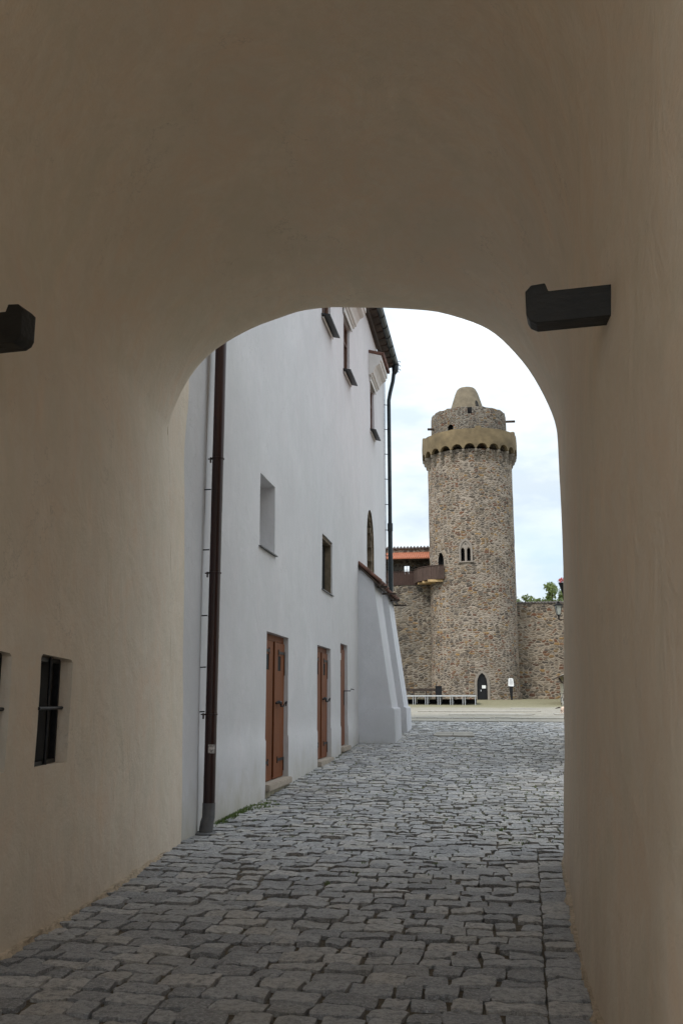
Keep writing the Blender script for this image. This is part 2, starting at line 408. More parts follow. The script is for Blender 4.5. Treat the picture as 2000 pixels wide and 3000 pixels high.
def build_ground():
    mb = MB()
    ys = [-60, -20, -8] + [x for x in range(-4, 12, 4)] + [12, 15.5, 20, 21.8, 24.4, 26.2, 29.6, 31.4, 36, 45, 60, 74, 78, 84, 95, 140, 400]
    xs = [-250, -80, -30, -10, -4, 0, 4, 10, 20, 40, 100, 260]
    vs = [(x, y, zg(y)-.02) for y in ys for x in xs]; n = len(xs)
    fs = [(j*n+i, j*n+i+1, (j+1)*n+i+1, (j+1)*n+i) for j in range(len(ys)-1) for i in range(n-1)]
    mb.add(vs, fs)
    tag(mb.build('ground', M['joint']), kind='structure')
    # courtyard: pale paving from the end of the setts to beyond the tower
    mb = MB()
    A0 = 35.85
    As = [A0+i*1.5 for i in range(0, 44)] + [110, 160, 390]; Bs = [-60, -20, -8, 0, 4, 8, 12, 16, 20, 30, 60, 120]
    vs = []
    for a in As:
        for b in Bs:
            p = E1*a+N1*b; vs.append((p.x, p.y, zg(p.y)+.004+.02*nz(a*.2, b*.2)))
    n = len(Bs)
    mb.add(vs, [(j*n+i, j*n+i+1, (j+1)*n+i+1, (j+1)*n+i) for j in range(len(As)-1) for i in range(n-1)])
    tag(mb.build('courtyard', M['yard'], smooth=True), kind='structure')
    # bands of flat pale paving slabs crossing the courtyard
    mb = MB()
    def slab(a, b, la, lb):
        j = lambda: random.uniform(-.015, .015)
        cs = [(a+j(), b+j()), (a+j(), b+lb-.03+j()), (a+la-.03+j(), b+lb-.03+j()), (a+la-.03+j(), b+j())]
        P = []
        h = .035+random.uniform(0, .008)
        for (aa, bb) in cs: p = E1*aa+N1*bb; P.append(Vector((p.x, p.y, zg(p.y)+h)))
        mb.prism([p-Vector((0, 0, .1)) for p in P], (0, 0, .1))
    b = -6.0
    while b < 14:
        l = random.uniform(.7, 1.3); slab(A0-.02, b, .30, l); b += l
    for row in range(2):
        b = -4
        while b < 22:
            l = random.uniform(.5, .9)
            if not (random.random() < .12): slab(39.6+row*.55, b, .55, l)
            b += l
    for (b0, b1, a0, rows) in [(-2.0, 1.6, 45, 4), (-4, 2.3, 52, 3), (3.0, 5.2, 46.0, 4), (1.2, 2.0, 60, 5), (6, 14, 57, 1)]:
        for r in range(rows):
            b = b0
            while b < b1:
                l = random.uniform(.6, 1.0); slab(a0+r*.6, b, .6, l); b += l
    tag(mb.build('paving', M['dirtpale']), kind='structure')
def bounce_forecourt():  # unseen pale ground added behind the camera to bounce light into the passage
    mb = MB(); xs = [-40, -12, -6, -3, 0, 3, 6, 12, 40]; ys = [-60, -25, -10, -5, -2, 1.3]
    vs = [(x, y, .012) for y in ys for x in xs]; n = len(xs)
    mb.add(vs, [(j*n+i, j*n+i+1, (j+1)*n+i+1, (j+1)*n+i) for j in range(len(ys)-1) for i in range(n-1)])
    tag(mb.build('bounce_forecourt', M['dirtpale']), kind='structure')
build_ground()
bounce_forecourt()

def xl(y):
    if y < 12: return lerp(LEFT, y)
    w = -3.669+.158*y
    s = (y-15.5)/.98775
    if 10.7 < s < 12.8 or 14.4 < s < 16.3: return w+.95
    return w
def xr(y):
    return lerp(RIGHT, y) if y < 10.4 else min(2.35+(y-10.4)*.26, 9.5)

def cobbles():
    mb = MB(); random.seed(11)
    def stone(c, near, th=.0):
        """c: four (x,y) corners in order; a rough-topped sett"""
        cx = sum(p[0] for p in c)/4; cy = sum(p[1] for p in c)/4
        if not (xl(cy)-.16 < cx < xr(cy)+.16) or not (1.5 < cy < 36.4): return
        n, m = (9, 7) if near else (4, 4)
        h = random.gauss(.006, .006); tx = random.gauss(0, .018); ty = random.gauss(-.012, .03)
        t = random.random(); base = len(mb.v)
        sd = random.random()*100
        rough = .0085 if near else .006
        for j in range(m):
            for i in range(n):
                u = i/(n-1); v = j/(m-1)
                x = (c[0][0]*(1-u)+c[1][0]*u)*(1-v)+(c[3][0]*(1-u)+c[2][0]*u)*v
                y = (c[0][1]*(1-u)+c[1][1]*u)*(1-v)+(c[3][1]*(1-u)+c[2][1]*u)*v
                edge = (i in (0, n-1)) or (j in (0, m-1)); corner = (i in (0, n-1)) and (j in (0, m-1))
                if near or edge:
                    q = .0045 if near else .006
                    x += q*nz(x*9, y*9, sd); y += q*nz(x*9, y*9, sd+7)
                if corner: x += (cx-x)*.045; y += (cy-y)*.045
                z = h+(x-cx)*tx+(y-cy)*ty+rough*nz(x*8, y*8, sd)*1.5+.8*rough*nz(x*24, y*24, sd)
                if edge: z -= random.uniform(.001, .006)
                if corner: z -= .004
                mb.v.append((x, y, zg(y)+z)); mb.tint.append(t)
        for j in range(m-1):
            for i in range(n-1):
                a = base+j*n+i; mb.f.append((a, a+1, a+n+1, a+n)); mb.mi.append(0)
        ring = [base+i for i in range(n)]+[base+j*n+n-1 for j in range(1, m)]+[base+(m-1)*n+i for i in range(n-2, -1, -1)]+[base+j*n for j in range(m-2, 0, -1)]
        b2 = len(mb.v)
        for k in ring:
            x, y, z = mb.v[k]; mb.v.append((x+(cx-x)*-.01, y, zg(y)-.05)); mb.tint.append(t*.6)
        L = len(ring)
        for k in range(L):
            k2 = (k+1) % L; mb.f.append((ring[k2], ring[k], b2+k, b2+k2)); mb.mi.append(0)
    def row_a(k, b):
        return k + .045*nz(b*.6, k*.9) + .012*nz(b*2.1, k*3.3)
    a = .8
    rows = [a]
    while a < 36.0:
        a += random.uniform(.185, .245); rows.append(a)
    rows[-1] = 35.85
    jb = 1.05; 
    for r in range(len(rows)-1):
        a0, a1 = rows[r], rows[r+1]; b = -9.0+random.uniform(0, .3)
        mid = (E1*a0).y
        done = False
        while b < 9.5 and not done:
            w = random.choice((random.uniform(.15, .22), random.uniform(.19, .29), random.uniform(.24, .36)))
            b2 = b+w; g = random.uniform(.004, .013)
            if random.random() < .06: g += .012
            if mid > 11: g += .004
            sk = random.uniform(-.022, .022)
            cs = []
            for (aa, bb, s1, s2) in ((a0, b, 1, 1), (a0, b2, 1, -1), (a1, b2, -1, -1), (a1, b, -1, 1)):
                av = row_a(aa, bb)+s1*g*random.uniform(.5, 1.5)+random.uniform(-.008, .008)
                bv = bb+s2*g*random.uniform(.5, 1.5)+random.uniform(-.004, .004)+(sk if s1 < 0 else 0)
                p = E1*av+N1*bv; cs.append((p.x, p.y))
            x = sum(c[0] for c in cs)/4; y = sum(c[1] for c in cs)/4
            jx = 1.05+.196*(y-5.13) if y > 5.13 else 1.05-.10*(5.13-y)*.7
            jx = jx if y < 10.7 else 99
            if y > 10.7: stone(cs, y < 14)
            else:
                if max(cs[1][0], cs[2][0]) > jx-.15:      # the last one of a row reaches the border joint
                    cs[1] = (1.05+.196*(cs[1][1]-5.13)-.008+random.uniform(-.01, .008), cs[1][1]); cs[2] = (1.05+.196*(cs[2][1]-5.13)-.008+random.uniform(-.01, .008), cs[2][1]); done = True
                if min(cs[1][0]-cs[0][0], cs[2][0]-cs[3][0]) > .05: stone(cs, y < 14)
            b = b2
    # border course along the right wall of the passage
    y = 1.6
    while y < 10.55:
        l = random.uniform(.17, .27)
        def jx(yy): return (1.05+.196*(yy-5.13) if yy > 5.13 else 1.05-.07*(5.13-yy))
        g = .007
        g1, g2 = random.uniform(-.012, .010), random.uniform(-.012, .010)
        cs = [(jx(y)+.004+g1, y+g), (lerp(RIGHT, y)+.05, y+g-.02), (lerp(RIGHT, y+l)+.05, y+l-g-.02), (jx(y+l)+.004+g2, y+l-g)]
        if cs[1][0] - cs[0][0] > .06: stone(cs, True)
        y += l
    o = mb.build('cobblestone_lane', M['granite'], smooth=True, sharp=50)
    tag(o, kind='structure')
cobbles()

# ---------------------------------------------------------------- gatehouse
PROF = [(-1.87, -.15), (-1.875, .5), (-1.885, 1.2), (-1.90, 2.0), (-1.92, 3.0), (-1.96, 4.0), (-2.0, 4.60), (-1.965, 4.79), (-1.86, 5.1), (-1.69, 5.4), (-1.46, 5.64), (-1.16, 5.85), (-.85, 5.99), (-.54, 6.11), (-.23, 6.155), (.09, 6.165), (.5, 6.17), (.81, 6.155), (1.12, 6.11), (1.53, 5.99), (1.79, 5.84), (2.03, 5.6), (2.23, 5.3), (2.37, 4.97), (2.46, 4.6), (2.495, 4.08), (2.50, 3.57), (2.47, 2.59), (2.43, 1.4), (2.39, .6), (2.35, -.15)]
def densify(p, n):
    out = []
    for i in range(len(p)-1):
        p0 = p[max(i-1, 0)]; p1 = p[i]; p2 = p[i+1]; p3 = p[min(i+2, len(p)-1)]
        for k in range(n):
            t = k/n
            out.append(tuple(.5*((2*p1[d])+(-p0[d]+p2[d])*t+(2*p0[d]-5*p1[d]+4*p2[d]-p3[d])*t*t+(-p0[d]+3*p1[d]-3*p2[d]+p3[d])*t**3) for d in (0, 1)))
    out.append(p[-1]); return out
PROF = densify(PROF, 3)
def gatehouse():
    g = empty('gatehouse', (0, 10.4, 0), 'beige plastered gate passage with a round barrel vault framing the whole view', 'gatehouse')
    ys = [-.6+.35*i for i in range(42)]; ys = [y for y in ys if y < 10.2]+[10.28, 10.37, 10.4]
    mb = MB(); rings = []
    for y in ys:
        L, Rr = lerp(LEFT, y), lerp(RIGHT, y); ring = []
        for (x, z) in PROF:
            xx = L+(x+1.87)/4.22*(Rr-L)
            cx = (L+Rr)/2
            t_ = min(1, max(0, (10.1-y)/3.8)); t_ = t_*t_*(3-2*t_)
            z = z+max(0, z-3.6)*.20*t_; xx += (xx-cx)*.035*t_*min(1, max(0, (z-3.4)/1.5))
            d = .028*nz(xx*.9, y*.7, z*.8)+.010*nz(xx*3, y*2.2, z*2.4)
            if not (xx < cx and z < 4.65): d += .03 if y > 10.39 else (.004 if y > 10.3 else 0)
            n = Vector((xx-cx, 0, max(z-4.2, 0)*1.3)); n = n.normalized() if n.length > .01 else Vector((0, 0, 1))
            ring.append((xx+n.x*d, y, z+n.z*d))
        ring += [(11.5, y, -.15), (11.5, y, 9.2), (-3.4, y, 9.2), (-3.4, y, -.15)]
        rings.append(ring)
    n = len(rings[0])
    vs = [p for r in rings for p in r]; fs = []
    for j in range(len(ys)-1):
        for i in range(n):
            i2 = (i+1) % n
            fs.append((j*n+i, j*n+i2, (j+1)*n+i2, (j+1)*n+i))
    fs.append(tuple(range(n))); fs.append(tuple(range((len(ys)-1)*n, len(ys)*n))[::-1])
    mb.add(vs, fs)
    w = mb.build('vaulted_wall', M['passage'], g, smooth=True, sharp=50); recalc(w)
    # two slit windows cut into the left wall
    wins = [(6.66, 7.22, 1.14, 1.90), (5.62, 6.18, 1.14, 1.90)]
    cuts = []
    for (y0, y1, z0, z1) in wins:
        c = MB(); x0 = lerp(LEFT, y0)-.16; x1 = -1.9
        poly = [(y0, z0), (y1, z0+.0), (y1+.01, z1-.02), (y1-.02, z1+.0), (y0+.03, z1+.02), (y0, z1-.01)]
        c.prism([(x0, y, z) for y, z in poly], (x1-x0, 0, 0)); cuts.append((c, M['passage']))
    cut(w, cuts, 40)
    for (y0, y1, z0, z1) in wins:
        ym, zm = (y0+y1)/2, (z0+z1)/2
        f = MB(); t = .03; xw = lerp(LEFT, ym)-.02; xf = xw-.075
        f.box((xf, y0+t/2, zm), (.05, t, z1-z0)); f.box((xf, y1-t/2, zm), (.05, t, z1-z0))
        f.box((xf, ym, z0+t/2), (.05, y1-y0-2*t, t)); f.box((xf, ym, z1-t/2), (.05, y1-y0-2*t, t))
        fr = f.build('window', M['iron'], g)
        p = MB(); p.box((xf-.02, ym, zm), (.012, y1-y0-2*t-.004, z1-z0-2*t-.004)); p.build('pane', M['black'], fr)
        b = MB(); b.tube([(xw-.04, ym, z0-.01), (xw-.04, ym, z1+.015)], .013, 8); b.build('vertical_bar', M['iron'], fr)
        b = MB(); b.tube([(xw-.016, y0-.01, zm+.02), (xw-.024, y1+.01, zm+.02)], .012, 8); b.build('horizontal_bar', M['iron'], fr)
    # old timber stubs of the gate hoist
    def stub(c, ang, length, sgn, w_, h_, name):
        s = MB(); X = Vector((math.cos(ang)*sgn, math.sin(ang), 0)); Y = Vector((0, 0, 1)).cross(X)
        hw = w_/2
        pr = [(-.12, -h_/2), (length-.05, -h_/2-.0), (length-.015, -h_/2+.02), (length, -h_/2+.05), (length, h_/2+.01), (length-.03, h_/2+.04), (length-.10, h_/2+.045), (length-.115, h_/2), (-.12, h_/2)]
        s.prism([Vector(c)+X*a+Vector((0, 0, b))-Y*hw for a, b in pr], Y*w_)
        o = s.build(name, M['oldbeam'], g)
        bm = bmesh.new(); bm.from_mesh(o.data); bmesh.ops.recalc_face_normals(bm, faces=bm.faces)
        bmesh.ops.bevel(bm, geom=bm.edges[:], offset=.006, segments=2, affect='EDGES', profile=.6)
        bm.to_mesh(o.data); bm.free(); return o
    stub((1.30, 4.40, 3.55), R(15), .36, -1, .13, .165, 'beam')
    stub((-2.22, 5.42, 3.81), R(-14), .32, 1, .15, .205, 'beam')
    # crumbled sand and lime along the foot of the two walls
    for side in (0, 1):
        f = MB(); vs = []; N = 260
        for k in range(N):
            y = .4+k*(10.0/N); X = lerp(RIGHT if side else LEFT, y); sg = -1 if side else 1
            w_ = .012+.035*max(0, .35+nz(y*2.3, side*5)+.5*nz(y*9, side*3)); h_ = .012+.025*max(0, .4+nz(y*4.1, 3+side))
            for q in (( -.12, h_+.02), (.02, h_+.012), (w_*.6, h_*.5+.004), (w_+.02, -.02)): vs.append((X+sg*q[0], y, q[1]+.004*nz(y*30, q[0]*40)))
        f.add(vs, [(k*4+i, k*4+i+1, k*4+5+i, k*4+4+i) for k in range(N-1) for i in range(3)])
        f.build('mortar_fillet', M['sand'], g, smooth=True)
    # beige return wall beyond the arch, with its paint edge bowing outwards higher up
    s = MB()
    B = [(11.10, -.15), (11.09, 1.5), (11.06, 3.0), (11.07, 3.87), (11.15, 4.6), (11.28, 5.19), (11.48, 5.6), (11.6, 6.0), (11.7, 9.19)]
    def xs_(y, z):
        L = lerp(LEFT, y); zc = min(z, 4.6)
        x = lerp([(q[1], q[0]) for q in PROF[:19]], zc)+1.87+L
        return x-(.028*nz(x*.9, y*.7, z*.8)+.010*nz(x*3, y*2.2, z*2.4))
    zz = [-.15+.2*i for i in range(47)]
    NC = 6; vs = []
    for z in zz:
        yb = lerp([(b, a) for a, b in B], z)+.006*nz(z*3)
        for k in range(NC): y = 10.4+(yb-10.4)*k/(NC-1); vs.append((xs_(y, z), y, z))
        vs += [(-2.6, yb, z), (-2.6, 10.4, z)]
    n = NC+2; fs = []
    for j in range(len(zz)-1):
        for i in range(n):
            i2 = (i+1) % n; fs.append((j*n+i, j*n+i2, (j+1)*n+i2, (j+1)*n+i))
    fs += [tuple(range(n))[::-1], tuple(range((len(zz)-1)*n, len(zz)*n))]
    s.add(vs, fs); o = s.build('return_wall', M['passage'], g, smooth=True, sharp=50); recalc(o)
gatehouse()

# ---------------------------------------------------------------- white building on the left of the lane
O = Vector((-1.22, 15.5, 0))
def WP(s, o, z): return O+E1*s+N1*o+Vector((0, 0, z))
def white_building():
    g = empty('white_building', tuple(WP(7, 0, 0)), 'tall white plastered castle building along the left of the cobbled lane', 'building')
    s0, s1, H = -3.62, 18.1, 13.75
    mb = MB()
    ss = [s0+(s1-s0)*i/62 for i in range(63)]
    zs = [-.2, .3, .6, .94, .985]+[1.3+.4*i for i in range(31)]+[H]
    zs = [z for z in zs if z <= H-.05]+[H]
    vs = []
    for z in zs:
        for s in ss:
            d = .035*nz(s*.28, z*.22, 1)+.012*nz(s*1.1, z*.9, 5)
            if z < .96: d += .014
            if s > s1-.1: d = 0
            vs.append(WP(s, d, z))
    n = len(ss); m = len(zs)
    fs = [(j*n+i, j*n+i+1, (j+1)*n+i+1, (j+1)*n+i) for j in range(m-1) for i in range(n-1)]
    bl = len(vs); bk = -1.2
    for (s, z) in ((s0, -.2), (s1, -.2), (s1, H), (s0, H)): vs.append(WP(s, bk, z))
    fs.append((bl, bl+1, bl+2, bl+3)[::-1])
    fs.append(tuple([bl, bl+1]+[i for i in range(n-1, -1, -1)]))
    fs.append(tuple([bl+3]+[(m-1)*n+i for i in range(n)]+[bl+2]))
    fs.append(tuple([bl]+[j*n for j in range(m)]+[bl+3]))
    fs.append(tuple([bl+1, bl+2]+[j*n+n-1 for j in range(m-1, -1, -1)]))
    mb.add(vs, fs)
    w = mb.build('wall', M['white'], g, smooth=True, sharp=35); recalc(w)
    def cutbox(sa, sb, za, zb, depth, m):
        c = MB(); c.prism([WP(sa, -depth, za), WP(sb, -depth, za), WP(sb, -depth, zb), WP(sa, -depth, zb)], N1*(depth+.3)); return (c, m)
    doors = [(-.07, 1.70, .26, 2.71), (4.58, 6.27, .33, 2.75), (7.70, 8.87, .47, 2.97)]
    cuts = [cutbox(a, b, c-.6, d, .17, M['white']) for a, b, c, d in doors]
    cuts.append(cutbox(-.68, .40, 4.07, 5.25, .55, M['white']))
    cuts.append(cutbox(5.03, 6.42, 4.0, 5.25, .205, M['white']))
    ups = [(4.98, 6.22, 10.42, 12.0), (8.25, 9.35, 10.25, 11.83), (13.82, 14.95, 10.22, 11.83)]
    cuts += [cutbox(a, b, c, d, .20, M['white']) for a, b, c, d in ups]
    c = MB(); pts = []
    for k in range(13):
        t = k/12; a = PI*t
        pts.append((13.65-.95*math.cos(a), 6.45+1.05*math.sin(a)**.85))
    poly = [(12.7, 4.4)]+pts+[(14.6, 4.4)]
    c.prism([WP(s, -.55, z) for s, z in poly], N1*.9); cuts.append((c, M['brownstone']))
    cut(w, cuts, 30)
    # the rest of the building's body
    b = MB(); b.prism([WP(s0, -1.21, -.2), WP(s1, -1.21, -.2), WP(s1, -9, -.2), WP(s0, -9, -.2)], (0, 0, H+.2-.05)); b.build('rear_block', M['white'], g)
    # corner strip before the long wall
    st = MB()
    pl = []
    sec = [(-1.872, 10.9), (-1.868, 11.2), (-1.80, 11.55), (-1.752, 11.78), (-1.752, 11.87), (-1.79, 11.93), (-1.87, 11.96), (-2.5, 11.96), (-2.5, 10.9)]
    vs = []; zz = [-.15, 1, 2, 3, 4, 5, 6, 9.3, 13.6]
    for z in zz:
        for k, (x, y) in enumerate(sec):
            zc = min(max(z, 0), 4.6)
            if k < 2: x = lerp([(q_[1], q_[0]) for q_ in PROF[:19]], zc)+1.87+lerp(LEFT, y)-.022
            elif k < 5: x -= .012*zc
            vs.append((x, y, z))
    n = len(sec); fs = [(j*n+i, j*n+(i+1) % n, (j+1)*n+(i+1) % n, (j+1)*n+i) for j in range(len(zz)-1) for i in range(n)]
    fs += [tuple(range(n))[::-1], tuple(range((len(zz)-1)*n, len(zz)*n))]
    st.add(vs, fs); o = st.build('corner_strip', M['white'], g, smooth=True, sharp=60); recalc(o)
    # doors
    for di, (a, b_, z0, z1) in enumerate(doors):
        ox = -.085; th = .05
        two = di < 2
        fr = MB(); t = .05
        fr.box(WP((a+b_)/2, -.13, z1-.055), (b_-a-.004, .04, .105), E1, N1)
        fr.box(WP(a+.022, -.13, (z0+z1)/2-.05), (.04, .04, z1-z0-.11), E1, N1)
        fr.box(WP(b_-.022, -.13, (z0+z1)/2-.05), (.04, .04, z1-z0-.11), E1, N1)
        d = fr.build('door', M['door'], g)
        bk_ = MB(); bk_.box(WP((a+b_)/2, ox-.055, (z0+z1)/2), (b_-a-.01, .012, z1-z0), E1, N1); bk_.build('dark_backing', M['black'], d)
        leaves = [(a+.03, (a+b_)/2-.045), ((a+b_)/2+.045, b_-.03)] if two else [(a+.03, b_-.03)]
        for li, (la, lb) in enumerate(leaves):
            lf = MB(); zt = z1-.12; zb = z0+.02
            wa, wb = ((la+lb)/2-.12, (la+lb)/2+.12) if two else (0, 0)
            def plank(sa, sb, za, zb_): lf.box(WP((sa+sb)/2, ox-.02, (za+zb_)/2), (sb-sa, .045, zb_-za), E1, N1)
            if two:
                wz0, wz1 = z1-.61, z1-.35
                edges = [la, la+(wa-la)*.5, wa, wb, wb+(lb-wb)*.5, lb]
                for q in range(5):
                    sa, sb = edges[q]+.002, edges[q+1]-.002
                    if q == 2: plank(sa, sb, zb, wz0); plank(sa, sb, wz1, zt)
                    else: plank(sa, sb, zb, zt)
            else:
                for q in range(6):
                    sa = la+(lb-la)*q/6+.002; plank(sa, la+(lb-la)*(q+1)/6-.002, zb, zt)
            leaf = lf.build('door_leaf', M['door'], d)
            if two:
                q_ = MB(); q_.box(WP((wa+wb)/2, ox-.010, (wz0+wz1)/2), (wb-wa-.006, .008, wz1-wz0-.002), E1, N1); q_.build('peep_opening', M['black'], leaf)
        if two:
            pm = MB(); pm.box(WP((a+b_)/2, ox-.045, (z0+z1)/2-.04), (.088, .03, z1-z0-.13), E1, N1); pm.build('centre_joint', M['eaves'], d)
            ms = MB(); ms.box(WP((a+b_)/2+.03, ox+.012, (z0+z1)/2-.03), (.05, .022, z1-z0-.17), E1, N1); ms.build('cover_strip', M['door'], d)
        # strap hinges, each with a small fork
        for li, (la, lb) in enumerate(leaves):
            for zz_ in ((z0+.32, z1-.29) if two else (z0+.55, z1-.75)):
                hg = MB(); left = li == 0
                e0, e1 = (la-.0, la+(lb-la)*.62) if left else (lb-(lb-la)*.62, lb+.0)
                if not two: e0, e1 = la, la+.42
                hg.box(WP((e0+e1)/2, ox+.010, zz_), (e1-e0, .010, .045), E1, N1)
                tip = e1 if left else e0; sg = 1 if left else -1
                hg.box(WP(tip, ox+.010, zz_+.03), (.03, .010, .05), E1, N1); hg.box(WP(tip, ox+.010, zz_-.03), (.03, .010, .05), E1, N1)
                root = e0 if left else e1
                hg.box(WP(root-sg*-.015, ox+.0115, zz_-.10 if zz_ < 1.5 else zz_-.18), (.022, .009, .22 if zz_ < 1.5 else .42), E1, N1)
                hg.build('strap_hinge', M['iron'], d)
        # handle: a bent iron lever
        h = MB(); sl = (leaves[-1][0]+.14) if two else leaves[-1][1]-.12
        zc = z0+1.28 if two else z0+1.35
        q = 1 if two else 1
        pts = [WP(sl, ox+.01, zc), WP(sl+.06, ox+.05, zc+.02), WP(sl+.16, ox+.06, zc+.015), WP(sl+.24, ox+.05, zc-.05), WP(sl+.32, ox+.07, zc-.055), WP(sl+.40, ox+.10, zc+.02), WP(sl+.47, ox+.10, zc+.03), WP(sl+.50, ox+.08, zc-.05)]
        if two: h.tube(pts, [.018, .03, .026, .016, .013, .012, .012, .009], 8)
        else:
            h.tube([WP(sl, ox, zc), WP(sl, ox+.17, zc), WP(sl+.02, ox+.19, zc+.05), WP(sl+.04, ox+.26, zc+.03)], .011, 8)
            h.box(WP(sl, ox+.012, zc-.18), (.04, .01, .34), E1, N1)
        h.build('handle', M['iron'], d)
        if not two:
            nt_ = MB(); nt_.box(WP(a+.36, ox+.009, z1-.31), (.26, .004, .17), E1, N1); nt_.build('notice', M['paper'], d)
        th_ = MB(); th_.box(WP((a+b_)/2, -.045, z0-.05), (b_-a+(.0 if di else .0)-.006, .26, .11), E1, N1)
        o = th_.build('threshold', M['sill'], g)
        bv(o, .014)
        gz_ = zg((O+E1*a).y)-.1
        rr = MB(); rr.box(WP((a+b_)/2, -.07, (z0-.107+gz_)/2), (b_-a-.008, .19, z0-.107-gz_), E1, N1); rr.build('riser', M['riser'], g)
    # blind niche sill
    def sillplate(sa, sb, z, out, m=M['sillmetal'], back=-.3, t=.035, drop=.12):
        s = MB(); s.prism([WP(sa, back, z), WP(sa, out, z-drop), WP(sa, out, z-drop-t), WP(sa, back, z-t)], E1*(sb-sa)); return s
    o = sillplate(-.74, .46, 4.085, .05, back=-.545, drop=.045, t=.02).build('niche_sill', M['castiron'], g)
    # square window with brown stone reveal
    f = MB(); a, b_, z0, z1 = 5.03, 6.42, 4.0, 5.25
    f.box(WP(b_-.03, -.10, (z0+z1)/2), (.056, .14, z1-z0-.01), E1, N1)
    f.box(WP((a+b_)/2, -.10, z1-.04), (b_-a-.12, .14, .07), E1, N1)
    f.box(WP(a+.03, -.10, (z0+z1)/2), (.056, .14, z1-z0-.01), E1, N1)
    wo = f.build('window', M['brownstone'], g)
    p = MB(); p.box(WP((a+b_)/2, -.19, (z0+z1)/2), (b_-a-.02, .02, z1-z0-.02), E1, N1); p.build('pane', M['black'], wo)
    sillplate(a-.03, b_+.03, z0+.03, .04, back=-.16, drop=.03, t=.02).build('sill', M['castiron'], wo)
    # tall upper windows
    for i, (a, b_, z0, z1) in enumerate(ups):
        f = MB(); t = .07; zc = (z0+z1)/2; oy = -.115
        f.box(WP(a+t/2+.002, oy, zc), (t, .07, z1-z0-.01), E1, N1); f.box(WP(b_-t/2-.002, oy, zc), (t, .07, z1-z0-.01), E1, N1)
        f.box(WP((a+b_)/2, oy, z0+t/2+.03), (b_-a-2*t, .07, t), E1, N1); f.box(WP((a+b_)/2, oy, z1-t/2-.005), (b_-a-2*t, .07, t), E1, N1)
        f.box(WP((a+b_)/2, oy, zc), (t, .06, z1-z0-.25), E1, N1)
        f.box(WP((a+b_)/2, oy+.002, z0+(z1-z0)*.66), (b_-a-2*t, .05, .05), E1, N1)
        wo = f.build('window', M['frame'], g)
        p = MB(); p.box(WP((a+b_)/2, -.16, zc), (b_-a-.01, .012, z1-z0-.01), E1, N1); p.build('pane', M['glass'], wo)
        sillplate(a-.08, b_+.10, z0+.04, .20, back=-.075, drop=.06, t=.035).build('sill', M['sillmetal'], wo)
        us = MB(); us.prism([WP(a-.06, .02, z0-.06), WP(a-.06, .045, z0-.065), WP(a-.06, .02, z0-.10)], E1*(b_-a+.12)); us.build('under_sill', M['trim'], wo)
        # painted surround: flat band at the jambs and head
        bd = MB()
        bd.box(WP((a+b_)/2, .03, z1+.085), (b_-a+.32, .035, .16), E1, N1); bd.build('surround', M['trim'], wo)
        # hood: moulded cove on brackets with its own strip of tiles
        hd = MB(); za = z1+.17
        prof = [(.0, za), (.08, za), (.10, za+.05), (.14, za+.06), (.17, za+.16), (.25, za+.28), (.36, za+.34), (.38, za+.38), (.38, za+.44), (.42, za+.45), (.42, za+.62), (.0, za+.74)]
        hd.prism([WP(a-.32, o_, z_) for o_, z_ in prof], E1*(b_-a+.64)); hd.build('hood', M['trim'], wo)
        tl = MB(); k = 0; s = a-.34
        while s < b_+.34:
            tl.tube([WP(s+.05, -.0, za+.80), WP(s+.05, .50, za+.665)], .062, 8); s += .115
        tl.build('hood_tiles', M['tile'], wo)
    # gothic window: stone jamb blocks and mullion
    gw = MB(); pts2 = []
    for k in range(17):
        a = PI*k/16; pts2.append((13.65-.95*math.cos(a), 6.45+1.05*math.sin(a)**.85))
    outer = [(12.7, 4.9)]+pts2+[(14.6, 4.9)]
    for i in range(len(outer)-1):
        (sa, za), (sb, zb) = outer[i], outer[i+1]
        c = Vector((13.65, 5.9))
        ia = Vector((sa, za)); ib = Vector((sb, zb))
        def inn(v, q): d = Vector((13.65-v.x, 0 if v.y < 6.4 else (6.3-v.y))); return v+d.normalized()*q
        na, nb = inn(ia, .16), inn(ib, .16)
        if i in (0, len(outer)-2) or True:
            gw.prism([WP(ia.x, -.5, ia.y), WP(ib.x, -.5, ib.y), WP(nb.x, -.5, nb.y), WP(na.x, -.5, na.y)], N1*(.42+.02*(i % 2)))
    gw.tube([WP(13.65, -.3, 4.6), WP(13.65, -.3, 6.6)], .06, 8)
    gw.tube([WP(13.2, -.3, 6.5), WP(13.4, -.3, 6.95), WP(13.65, -.3, 6.6), WP(13.9, -.3, 6.95), WP(14.1, -.3, 6.5)], .05, 8)
    for k, (s, z) in enumerate([(14.42, 5.15), (14.42, 5.6), (14.40, 6.05), (14.36, 6.5), (14.2, 6.95)]):
        gw.box(WP(s, -.12, z), (.14, .12, .16), E1, N1)
    gwo = gw.build('arched_window', M['brownstone'], g)
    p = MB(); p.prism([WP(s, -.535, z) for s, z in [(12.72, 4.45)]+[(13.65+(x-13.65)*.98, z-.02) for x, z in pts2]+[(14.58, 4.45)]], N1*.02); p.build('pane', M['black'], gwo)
    # eaves, roof and gutter
    rf = MB()
    ov = .30
    rf.prism([WP(s0, .42, 13.98), WP(s0, .42, 14.06), WP(s0, -4.6, 19.2), WP(s0, -9.2, 14.4), WP(s0, -9.2, 14.3), WP(s0, -4.6, 19.1)], E1*(s1-s0+.15))
    roof = rf.build('roof', M['tile'], g)
    tl = MB(); s = s0
    while s < s1+.1:
        tl.tube([WP(s+.08, .44, 14.085), WP(s+.08, -2.2, 16.82)], .085, 8); s += .21
    tl.build('roof_tiles', M['tile'], roof)
